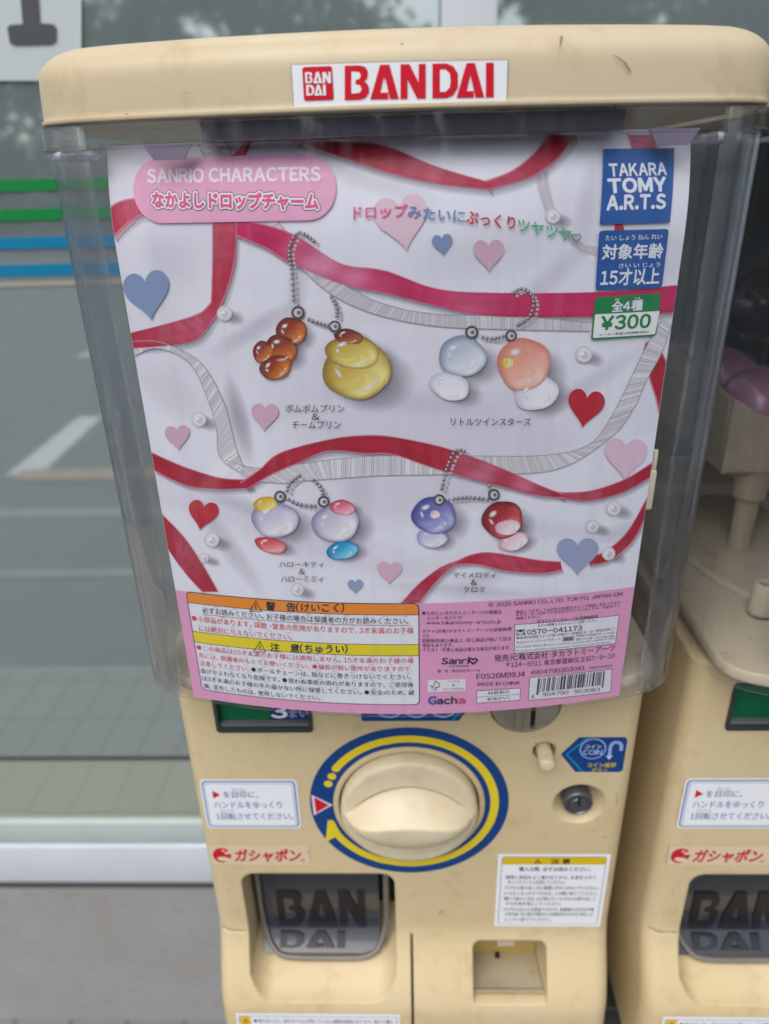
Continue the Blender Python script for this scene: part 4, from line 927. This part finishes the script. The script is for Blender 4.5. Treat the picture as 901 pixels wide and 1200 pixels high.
charm((628, 460, 26, 20, *WH, -.3), (613, 426, 31, 31, *PE, .2), (594, 424, 8, 7, *GO))
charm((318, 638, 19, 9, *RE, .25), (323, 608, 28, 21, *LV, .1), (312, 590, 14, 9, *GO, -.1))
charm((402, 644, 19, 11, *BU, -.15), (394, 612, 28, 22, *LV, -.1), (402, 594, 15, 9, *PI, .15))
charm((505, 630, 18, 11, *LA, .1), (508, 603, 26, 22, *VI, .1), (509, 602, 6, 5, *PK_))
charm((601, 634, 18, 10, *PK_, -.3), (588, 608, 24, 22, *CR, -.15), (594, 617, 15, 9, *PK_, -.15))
A = CardArt(card_place, CP)
def chain(pts, layer=8.2):
    A = CardArt(card_place, CP)
    p = catmull(pts, 12); acc = 0; last = p[0]; i = 0
    for q in p:
        if math.dist(q, last) >= 4.2:
            i += 1; last = q
            A.ell(q[0]+5, q[1]+4, 2.0, 1.8, 5.0, rgb(186, 180, 188), n=8); A.ell(q[0], q[1], 2.2, 2.2, layer, rgb(96, 92, 94), n=10); A.ell(q[0]-.5, q[1]-.6, 1.2, 1.2, layer+.3, rgb(206, 202, 204), n=8)
    setc(A.build('ball_chain', None, M_INK))
def loop_(x, y, r_=7):
    A = CardArt(card_place, CP)
    A.ell(x, y, r_, r_, 8, rgb(84, 80, 82), n=20); A.ell(x, y, r_*.62, r_*.62, 8.3, rgb(206, 202, 206), n=16); A.ell(x+1, y, r_*.32, r_*.32, 8.6, rgb(110, 106, 108), n=12); setc(A.build('ring', None, M_INK))
for c_ in (((372, 285), (352, 272), (340, 290), (343, 320), (345, 355)), ((358, 372), (375, 378), (390, 382)), ((395, 375), (395, 360), (388, 346)), ((596, 345), (612, 338), (624, 350), (620, 370), (606, 380)), ((560, 394), (578, 396), (592, 392)), ((336, 578), (340, 566), (352, 556)), ((334, 582), (352, 590), (372, 592)), ((380, 582), (376, 570), (366, 560)), ((548, 530), (534, 527), (524, 545), (516, 575)), ((520, 586), (545, 582), (572, 584)), ((574, 578), (572, 566))): chain(c_)
for l_ in ((350, 366, 8), (393, 382, 7), (552, 389, 8), (598, 393, 7), (329, 581, 7), (380, 587, 7), (514, 585, 7), (578, 579, 7)): loop_(*l_)

# --- captions and the tag line
A = CardArt(card_place, CP); INK = rgb(66, 60, 68)
for s, x0, x1, y, h in (('ポムポムプリン', 335.5, 404, 482.5, 9.5), ('&', 366, 375, 491.5, 8), ('チームプリン', 343, 400, 501.5, 9.5), ('リトルツインスターズ', 527.5, 621, 497.5, 9), ('ハローキティ', 328, 380, 663.5, 6.5), ('&', 351, 358, 672, 7), ('ハローミミィ', 330, 379.5, 681, 7), ('マイメロディ', 530, 580, 676, 7), ('&', 551, 558, 684.5, 7), ('クロミ', 542, 567, 693, 7)):
    A = CardArt(card_place, CP); A.line_text(s, (x0, y), (x1, y), h, 9, INK, .006); setc(A.build('caption', None, M_INK))
cc = lambda x, y: (400+x/3.003, 225+y/3.003)
A = CardArt(card_place, CP)
for s, a, b_, c_, col in (('ドロップ', (45, 95), (229, 88), (45, 50), rgb(222, 92, 150)), ('みたいに', (232, 90), (431, 108), (233, 48), rgb(112, 138, 182)), ('ぷっくり', (435, 110), (607, 132), (436, 64), rgb(192, 30, 54)), ('ツヤツヤ', (617, 136), (802, 174), (620, 92), rgb(92, 176, 140))):
    A.text(s, cc(*a), cc(*b_), cc(*c_), 9, col, .022)
hp = []
for i in range(25):
    t = 2*math.pi*i/24; hp.append(cc(823+16*math.sin(t)**3, 160-(13*math.cos(t)-5*math.cos(2*t)-2*math.cos(3*t)-math.cos(4*t))))
A.line(hp, .0004, 9, rgb(92, 150, 130))
setc(A.build('tag_line', None, M_INK))

# --- title badge
A = CardArt(card_place, CP)
bl, br, tl = CP(157, 257), CP(395, 259), CP(166, 184)
zt_, zb_ = (CP(270, 183)[1]), CP(270, 260)[1]
A.poly(rrect(CP(157.5, 222)[0], CP(394.5, 218)[0], zb_, zt_, (zt_-zb_)*.49, 14), 8, rgb(228, 162, 196), px=False)
A.text('SANRIO CHARACTERS', (174.5, 214), (376, 212), (174, 198.5), 9, rgb(240, 226, 238), .042)
TT = 'なかよしドロップチャーム'
for off, lay, col in ((.205, 8.1, rgb(86, 92, 108)), (.150, 9, rgb(240, 236, 242)), (.0501, 9.9, rgb(222, 84, 138))):
    A.text(TT, (180.5, 243), (373.5, 245.5), (180, 225), lay, col, off)
setc(A.build('title_badge', None, M_INK))

# --- maker panel, age panel, price panel
c5 = lambda x, y: (680+x/5, 160+y/5)
A = CardArt(card_place, CP)
A.poly([c5(127, 72), c5(543, 68), c5(518, 502), c5(107, 515)], 8, rgb(20, 84, 158))
WT = rgb(226, 230, 240)
A.text('TAKARA', c5(168, 232), c5(498, 223), c5(160, 162), 9, WT, .035); A.text('TOMY', c5(163, 330), c5(493, 318), c5(156, 250), 9, WT, .05); A.text('A.R.T.S', c5(150, 430), c5(488, 420), c5(152, 346), 9, WT, .045)
setc(A.build('maker_panel', None, M_INK))
def quad_rr(A, q, r, layer, col):                       # rounded quad from measured corners tl tr br bl
    v = [Vector(A.pick(*c)) for c in q]; pts = []
    for i in range(4):
        a, b, c = v[i-1], v[i], v[(i+1) % 4]; d0 = (a-b).normalized()*r; d1 = (c-b).normalized()*r
        for k in range(6):
            t = k/5; pts.append(tuple((b+d0)*(1-t)**2+b*2*t*(1-t)+(b+d1)*t*t))
    A.poly(pts, layer, col, px=False)
A = CardArt(card_place, CP)
quad_rr(A, [c5(105, 550), c5(512, 540), c5(470, 885), c5(82, 900)], .0014, 8, rgb(20, 84, 158))
for s, a, b_, c_, bd in (('たい しょう ねん れい', (140, 610), (470, 600), (142, 578), .012), ('対象年齢', (120, 720), (472, 710), (127, 632), .025), ('さい い じょう', (218, 770), (458, 762), (220, 742), .012), ('15才以上', (110, 874), (450, 862), (118, 778), .025)):
    A.text(s, c5(*a), c5(*b_), c5(*c_), 9, WT, bd)
setc(A.build('age_panel', None, M_INK))
A = CardArt(card_place, CP); GR = rgb(0, 126, 66)
quad_rr(A, [c5(82, 940), c5(467, 918), c5(437, 1165), c5(56, 1190)], .0014, 8, GR)
quad_rr(A, [c5(80, 1040), c5(458, 1020), c5(430, 1156), c5(67, 1178)], .0005, 8.5, rgb(232, 234, 236))
for s, a, b_, c_, col, bd in (('全4種', (176, 1026), (355, 1014), (180, 964), WT, .03), ('ぜん', (195, 961), (224, 959), (196, 946), WT, .02), ('しゅ', (314, 952), (342, 950), (315, 937), WT, .02), ('¥300', (112, 1130), (398, 1116), (120, 1050), GR, .035), ('メーカー希望小売価格(税込)', (105, 1167), (393, 1148), (106, 1151), BLACK, .01)):
    A.text(s, c5(*a), c5(*b_), c5(*c_), 9.2, col, bd)
setc(A.build('price_panel', None, M_INK))

# --- pink information band
A = CardArt(card_place, CP)
A.poly([(XL, ZB), (XR, ZB), (XR, ZP), (XL, ZP)], 5, rgb(224, 156, 194), px=False)
setc(A.build('pink_band', None, M_INK))
A = CardArt(card_place, CP)
bx0, bx1 = (CP(217.8, 694)[0]+CP(238, 806)[0])/2, (CP(491, 707)[0]+CP(491, 822)[0])/2
bz1, bz0 = (CP(217.8, 692.6)[1]+CP(491, 705)[1])/2, (CP(239, 808)[1]+CP(490, 824.5)[1])/2
zo = (CP(220, 706)[1]+CP(491, 718)[1])/2; zy1 = (CP(225.8, 739.5)[1]+CP(491, 753)[1])/2; zy0 = (CP(227.5, 752)[1]+CP(491, 766)[1])/2
RR(A, bx0, bx1, bz0, bz1, .0026, 6, BLACK); RR(A, bx0+.00045, bx1-.00045, bz0+.00045, bz1-.00045, .0022, 6.5, rgb(226, 228, 236))
RR(A, bx0+.00045, bx1-.00045, zo, bz1-.00045, .0021, 7, rgb(232, 138, 40)); A.poly([(bx0+.00045, zo), (bx1-.00045, zo), (bx1-.00045, zo+.0025), (bx0+.00045, zo+.0025)], 7.2, rgb(232, 138, 40), px=False)
A.poly([(bx0+.00045, zy0), (bx1-.00045, zy0), (bx1-.00045, zy1), (bx0+.00045, zy1)], 7, rgb(228, 208, 30), px=False)
for z in (zo, zy0, zy1): A.line([(bx0, z), (bx0*.5+bx1*.5, z), (bx1, z)], .0003, 7.6, BLACK, px=False)
for x, y in ((300.5, 710), (305, 757.5)):
    A.line([(x-7, y+5), (x+7, y+5.5), (x+.3, y-7), (x-7, y+5)], .00035, 8, BLACK); A.line([(x+.1, y-3), (x+.1, y+1.2)], .0005, 8, BLACK); A.line([(x+.1, y+2.8), (x+.1, y+3.6)], .0005, 8, BLACK)
A.text('警　告(けいこく)', (312.5, 714.2), (403.5, 716.4), (312.5, 703.8), 8, BLACK, .025); A.text('注　意(ちゅうい)', (317.5, 762.4), (407.5, 764.4), (317.5, 752.2), 8, BLACK, .025)
WRED = rgb(206, 54, 62)
for s, x0, y0, x1, y1, h, col in (('必ずお読みください。お子様の場合は保護者の方がお読みください。', 239, 721, 478, 730, 8.6, BLACK), ('●小部品があります。誤飲・窒息の危険がありますので、3才未満のお子様', 227, 731, 484, 742.5, 8.6, WRED), ('には絶対に与えないでください。', 235, 740.5, 343, 748.5, 8.2, WRED),
    ('●この商品は15才未満のお子様には適用しません。15才未満のお子様の場', 233, 766.5, 484, 778, 8.4, WRED), ('合には、保護者のもとでお使いください。●縁部が鋭い箇所がありますので、', 235, 776, 483, 787, 8.4, WRED), ('注意してください。', 236.5, 785, 294, 789.5, 8.2, WRED), ('●ボールチェーンは、指などに巻きつけないでください。', 296, 789, 481, 796, 8.4, BLACK),
    ('血がかよわなくなり危険です。●思わぬ事故の恐れがありますので、ご使用後', 237.5, 793.5, 484, 805, 8.2, BLACK), ('は3才未満のお子様の手の届かない所に保管してください。●安全のため、破', 239.5, 802.5, 485, 814, 8.2, BLACK), ('損、変形したものは、使用しないでください。', 241, 811, 376, 820, 8.0, BLACK)):
    # every line level on the card and evenly spaced in its panel
    row = {'必': (0, 0), '●小': (0, 1), 'に': (0, 2), '●こ': (1, 0), '合': (1, 1), '注': (1, 2), '●ボ': (1, 2), '血': (1, 3), 'は': (1, 4), '損': (1, 5)}
    blk, k = next(v for q_, v in row.items() if s.startswith(q_))
    top_, pit = (zo, (zo-zy1)/3.08) if blk == 0 else (zy0, (zy0-bz0)/6.25)
    p0, p1 = CP(x0, y0), CP(x1, y1); hh = pit*.66; z = top_-pit*(k+.94)
    A.text(s, (p0[0], z), (p1[0], z), (p0[0], z+hh), 8, col, .006, px=False)
    if s.startswith('必'): A.line([(p0[0], z-.0006), ((p0[0]+p1[0])/2, z-.0006), (p1[0], z-.0006)], .0002, 8, BLACK, px=False)
    random.seed(len(s))                                    # tiny reading aids above the characters
    q = p0[0]
    for k in range(int(len(s)*.36)):
        q += (p1[0]-p0[0])/max(1, int(len(s)*.36)); 
        A.text(random.choice(('かな', 'しょ', 'ひん', 'こさま', 'きけん')), (q-.0022, z+hh*1.10), (q-.0004, z+hh*1.10), (q-.0022, z+hh*1.32), 8, col, 0, px=False)
setc(A.build('warning_box', None, M_INK))

A = CardArt(card_place, CP)
q1 = lambda x, y: (480+x/6.436, 680+y/6.436)
q2 = lambda x, y: (600+x/6.436, 680+y/6.436)
PK = rgb(74, 44, 70)
def lt_(s, a, b_, h, bold=.004, col=PK, layer=8): A.line_text(s, a, b_, h, layer, col, bold)
lt_('© 2026 SANRIO CO., LTD. TOKYO, JAPAN ⒸM', q1(590, 196), q2(825, 112), 5.4)
lt_('●たのしいタカラトミーアーツの情報は', q1(90, 256), q1(688, 246), 4.9, .01); lt_('インターネットで!', q1(125, 293), q1(388, 288), 4.6, .01); lt_('www.takaratomy-arts.co.jp', q1(122, 333), q1(683, 322), 5.6, .01)
lt_('ガチャは(株)タカラトミーアーツの登録商標', q1(92, 390), q1(762, 374), 4.6); lt_('です。', q1(92, 428), q1(150, 427), 4.4); lt_('自動販売機の構造上、同じ商品が続いて出る', q1(92, 463), q1(758, 446), 4.8); lt_('場合もあります。', q1(92, 498), q1(325, 494), 4.6); lt_('イラスト・写真と商品は異なる場合があります。', q1(92, 533), q1(755, 514), 4.8)
A.text('Sanri', q1(235, 625), q1(440, 620), q1(240, 576), 8, BLACK, .03)
hp = []
for i in range(25):
    t = 2*math.pi*i/24; hp.append(q1(474+1.75*17*math.sin(t)**3, 600-1.45*(13*math.cos(t)-5*math.cos(2*t)-2*math.cos(3*t)-math.cos(4*t))))
A.line(hp, .0008, 8, BLACK)
lt_('LICENSE', q1(297, 648), q1(445, 645), 2.6); lt_('著　作　株式会社サンリオ', q1(205, 688), q1(528, 682), 3.6)
A.poly([q1(135, 745), q1(418, 738), q1(416, 826), q1(132, 834)], 7, rgb(226, 224, 232)); A.line([q1(150, 785), q1(170, 802), q1(190, 750), q1(222, 775), q1(215, 798), q1(190, 800), q1(190, 812)], .0004, 8, BLACK)
lt_('FSC', q1(160, 826), q1(208, 824), 2.4); lt_('ミックス', q1(285, 762), q1(372, 759), 2.2); lt_('紙', q1(316, 792), q1(338, 791), 2.6); lt_('FSC C019792', q1(250, 820), q1(404, 816), 2.0)
A.text('G', q1(138, 928), q1(196, 926), q1(138, 870), 8, rgb(30, 100, 180), .05); A.text('ach', q1(205, 926), q1(350, 922), q1(205, 872), 8, rgb(34, 40, 80), .04); A.text('a', q1(362, 922), q1(412, 920), q1(362, 886), 8, rgb(200, 70, 110), .045)
A.ell(*q1(172, 900), 2.2, 1.6, 8.6, rgb(230, 130, 50))
lt_('F0526M99J4', q1(500, 738), q1(863, 718), 6.3, .01); lt_('MADE IN CHINA', q1(508, 790), q1(823, 778), 4.4, .008)
A.poly([q1(500, 825), q1(832, 803), q1(828, 898), q1(497, 921)], 6.6, BLACK); A.poly([q1(504, 829), q1(828, 807), q1(825, 894), q1(501, 917)], 7, rgb(226, 224, 232)); A.line([q1(500, 873), q1(829, 850)], .0002, 8, BLACK)
lt_('材質表示', q1(585, 857), q1(748, 844), 4.0, .01); lt_('本体:PVC', q1(575, 903), q1(755, 890), 4.0, .006)
lt_('製品につきましては万全の注意をはらって製造にあたっており', q2(25, 242), q2(808, 168), 3.6); lt_('ますが、万一お気づきの点などがございましたら、下記までご', q2(25, 264), q2(808, 192), 3.4); lt_('連絡ください。', q2(25, 292), q2(205, 274), 3.4)
A.poly([q2(15, 327), q2(802, 255), q2(775, 472), q2(10, 547)], 6.6, BLACK); A.poly([q2(19, 330), q2(798, 259), q2(771, 468), q2(14, 542)], 7, rgb(226, 226, 234))
lt_('タカラトミーグループお客様相談室', q2(182, 316), q2(640, 274), 3.6, .008, BLACK); lt_('おかけ間違えのないようご注意ください', q2(188, 345), q2(636, 303), 3.4, .004, BLACK)
A.text('0570-041173', q2(110, 402), q2(520, 368), q2(108, 366), 8, BLACK, .02); A.poly([q2(24, 368), q2(96, 362), q2(94, 402), q2(26, 407)], 8, BLACK)
for k in range(3): A.line([q2(26, 374+9*k), q2(58, 388+6*k), q2(95, 366+9*k)], .0003, 8.5, rgb(226, 226, 234))
lt_('電話受付時間 10～17時 月曜日～金曜日(土・日・祝日を除く)', q2(26, 438), q2(765, 368), 3.4, 0, BLACK); lt_('タカラトミーアーツ サポート', q2(28, 474), q2(360, 444), 3.4, .004, BLACK)
A.poly([q2(374, 420), q2(462, 412), q2(460, 448), q2(372, 456)], 7.6, rgb(150, 150, 158)); lt_('検索', q2(388, 450), q2(448, 445), 3.6, .01, BLACK, 8.2)
lt_('本製品のお客様サポートは日本', q2(478, 420), q2(770, 394), 2.6, 0, BLACK); lt_('国内でのご購入された店名が商品', q2(478, 446), q2(768, 420), 2.6, 0, BLACK)
lt_('からのお問い合わせに限ります。Customer service is only available in Japan', q2(22, 506), q2(770, 438), 2.8, 0, BLACK); lt_('for products purchased in Japan and manufactured for Japan distribution.', q2(20, 535), q2(735, 468), 2.8, 0, BLACK)
lt_('発売元:株式会社 タカラトミーアーツ', q1(632, 606), q2(770, 524), 8, .012); lt_('〒124-8511 東京都葛飾区立石7-9-10', q1(718, 652), q2(765, 580), 6.6, .004)
lt_('4904790303081', q2(133, 704), q2(545, 668), 5.0, .004); lt_('M903083', q2(580, 662), q2(745, 644), 2.6, .004)
A.poly([q2(126, 725), q2(748, 660), q2(738, 836), q2(116, 900)], 6.6, BLACK); A.poly([q2(130, 728), q2(744, 664), q2(734, 832), q2(120, 896)], 7, rgb(222, 220, 230))
random.seed(4904); x = 190
while x < 690:
    wd = random.choice((5, 5, 8, 12, 16)); 
    def bq(xx, v): return q2(xx-14*v, 732-(xx-190)*.11+125*v*(.85 if 190 < x < 680 else 1))
    A.poly([bq(x, 0), bq(min(x+wd, 697), 0), bq(min(x+wd, 697), 1), bq(x, 1)], 8, rgb(58, 56, 62)); x += wd+random.choice((4, 6, 9, 12))
lt_('4', q2(136, 884), q2(162, 880), 4.2, .004, BLACK, 8.6); lt_('904790', q2(222, 868), q2(418, 850), 4.4, .004, BLACK, 8.6); lt_('903083', q2(462, 846), q2(655, 828), 4.4, .004, BLACK, 8.6)
setc(A.build('information_print', None, M_INK))
# ================================================================== NEIGHBOUR MACHINE, its contents, and the stand
NX_ = .2768
nb = empty('capsule_machine', (NX_, 0.0, -.56)); tag(nb, 'second cream capsule machine at the right with purple capsules in it', 'vending machine', 'capsule machines side by side')
def copy_tree(o, parent):
    c = o.copy(); COL.objects.link(c); c.parent = parent; c.matrix_parent_inverse = o.matrix_parent_inverse.copy()
    for ch in list(o.children): copy_tree(ch, c)
    return c
for ch in list(mach.children):
    if ch.name.startswith('card_clip'): continue
    copy_tree(ch, nb)
for ch in nb.children:
    if ch.name.startswith('hood') and 'lug' not in ch.name:
        ch.data = ch.data.copy()
        for p in ch.data.polygons: p.material_index = 0
def setn(o): return setp(o, nb)
# raised hopper on posts, drawn in the neighbour's own place
HX0, HX1, HY0, HY1, HZ = NX_-.092, NX_+.092, .088, .262, -.163
def slab(pts, th, d): 
    d = Vector(d).normalized()*th; a = [Vector(p) for p in pts]; return loft([[tuple(p) for p in a], [tuple(p+d) for p in a]])
M_HOP = mat_plastic('pale_hopper_plastic', (.50, .43, .33), .5)
xc = HX0
bm = slab([(HX0, HY0, HZ), (HX1, HY0, HZ), (HX1, HY0, -.108), (NX_+.03, HY0+.012, -.152), (NX_-.03, HY0+.012, -.152), (HX0, HY0, -.118)], .003, (0, 1, 0))
slb = slab([(HX0, HY0+.0031, HZ), (HX0, HY1, HZ), (HX0-.014, HY1, -.098), (HX0-.002, HY0+.0031, -.118)], .003, (1, 0, 0)); me_ = bpy.data.meshes.new('x'); slb.to_mesh(me_); bm.from_mesh(me_); slb.free()
slb = slab([(HX1, HY0+.0031, HZ), (HX1, HY1, HZ), (HX1+.014, HY1, -.098), (HX1+.002, HY0+.0031, -.108)], .003, (-1, 0, 0)); me2 = bpy.data.meshes.new('x'); slb.to_mesh(me2); bm.from_mesh(me2); slb.free()
box(bm, HX0+.003, HX1-.003, HY0+.003, HY1, HZ, HZ+.004)
setn(from_bm('hopper', bm, M_HOP, smooth=30)); bpy.data.meshes.remove(me_); bpy.data.meshes.remove(me2)
for px_, py_ in ((.2085, .098), (.345, .098), (.2085, .245), (.345, .245)):
    bm = bmesh.new(); cyl(bm, (px_, py_, HZ+.001), (px_, py_, HZ-.019), .0098, .0092, 28); cyl(bm, (px_, py_, HZ-.0189), (px_, py_, Z_HB+.0100), .0066, .0062, 28)
    setn(from_bm('hopper_post', bm, M_HOP))
bm = loft([[(.1905+r*math.cos(2*math.pi*i/28), .026+r*math.sin(2*math.pi*i/28), z) for i in range(28)] for r, z in ((.0068, Z_HB+.0100), (.0062, Z_HB+.0270), (.0056, Z_HB+.0278), (.0032, Z_HB+.0276), (.0030, Z_HB+.016))])
setn(from_bm('guide_post', bm, M_FLOOR))
bm = bmesh.new(); box(bm, .170, .33, .150, .158, -.205, -.196, .002); box(bm, .243, .251, .02, .20, -.2120, -.2055, .002); setn(from_bm('guide_rail', bm, M_HOP))
bm = bmesh.new(); box(bm, NX_-.122, NX_+.122, .2625, .2640, -.218, .015); setn(from_bm('added_dark_board', bm, mat_flat('added_board_plum', (.010, .007, .012), .6), smooth=0))  # near-black board added to keep the inside of this hood dark
bm = loft([[(NX_+x, card_y(x, z), z) for z in (ZB, -.2, -.15, -.1, -.05, -.022, -.01, .0125)]+[(NX_+x, card_y(x, z)+.0006, z) for z in (.0125, -.01, -.022, -.05, -.1, -.15, -.2, ZB)] for x in [-.1+.2*i/20 for i in range(21)]])
nc = from_bm('product_card', bm, mat_flat('unseen_plum_card', (.10, .05, .12), .4), smooth=40); nc.location = (0, 0, 0)  # unseen card, its dark plum invented, added to dim the hood interior
tag(nc, 'unseen plum product card added inside the hood of the right machine', 'product card')
# purple capsules: pale tinted lower shell, dark upper shell
def shell(name, up, mat):
    rgs = []
    for i in range(0, 13):
        a = math.radians(90*i/12); r = .0250*math.cos(a)+1e-5; z = .0250*math.sin(a)*(1 if up else -1)
        rgs.append([(r*math.cos(2*math.pi*k/36), r*math.sin(2*math.pi*k/36), z) for k in range(36)])
    if up: rgs.insert(0, [(.0256*math.cos(2*math.pi*k/36), .0256*math.sin(2*math.pi*k/36), -.0012) for k in range(36)]); rgs.insert(1, [(.0256*math.cos(2*math.pi*k/36), .0256*math.sin(2*math.pi*k/36), .0012) for k in range(36)])
    return from_bm(name, loft(rgs), mat, smooth=50)
caps = empty('capsule', (0, 0, 0)); M_CU = mat_flat('dark_violet_shell', (.05, .018, .045), .2, coat=.5); M_CL = mat_flat('mauve_shell', (.44, .20, .33), .3, coat=.4, var=.3, vscale=40)
for s_ in (('upper_shell', True, M_CU), ('lower_shell', False, M_CL)): o = shell(*s_); o.parent = caps
CAPS = [((.2135, .1180, -.1330), (.5, .2, 0), 'mauve capsule nearest the front left corner of the hopper'), ((.2135, .1700, -.1330), (.2, -.5, 1), 'capsule behind the front left one against the hopper side'), ((.2660, .1230, -.1330), (-.3, .4, 2), 'mauve capsule at the middle of the hopper front'),
        ((.2655, .1760, -.1330), (.3, .2, .4), 'capsule in the middle of the hopper floor'), ((.3185, .1330, -.1330), (.6, -.2, 1), 'capsule at the front right of the hopper'), ((.3190, .1700, -.0930), (1.9, .3, .2), 'dark capsule on top of the right ones'), ((.2900, .1560, -.0900), (2.4, .2, .8), 'dark capsule on top at the middle of the pile'),
        ((.2140, .2240, -.1330), (.2, .9, .3), 'capsule at the back left of the hopper'), ((.2560, .2260, -.0900), (.8, .4, .3), 'capsule lying at the back on top of the others'), ((.3190, .2000, -.1330), (.8, .1, .1), 'capsule at the back right of the hopper')]
for k, (loc, rot, lab) in enumerate(CAPS):
    o = caps if k == 0 else copy_tree(caps, None); o.location = loc; o.rotation_euler = (Vector((.75+.2*math.sin(7*k), .62, -.15+.35*math.sin(3*k))) if k in (0, 1, 2) else Vector((math.sin(k*2.1), math.cos(k*1.3), .4))).to_track_quat('Z', 'Y').to_euler(); tag(o, lab, 'capsule', 'purple capsules in the right machine')

# stand that carries both machines
st = empty('machine_stand', (.138, .15, GZ)); tag(st, 'dark steel stand under the two cream capsule machines', 'stand')
M_ST = mat_flat('dark_steel', (.03, .03, .034), .45, .3)
bm = bmesh.new(); box(bm, -.14, .42, .02, .31, -.585, -.5602, .002); o = setp(from_bm('shelf', bm, M_ST), st)
for x in (-.125, .405):
    for y in (.035, .295):
        bm = bmesh.new(); box(bm, x-.014, x+.014, y-.014, y+.014, GZ, -.5852, .002); setp(from_bm('leg', bm, M_ST), st)
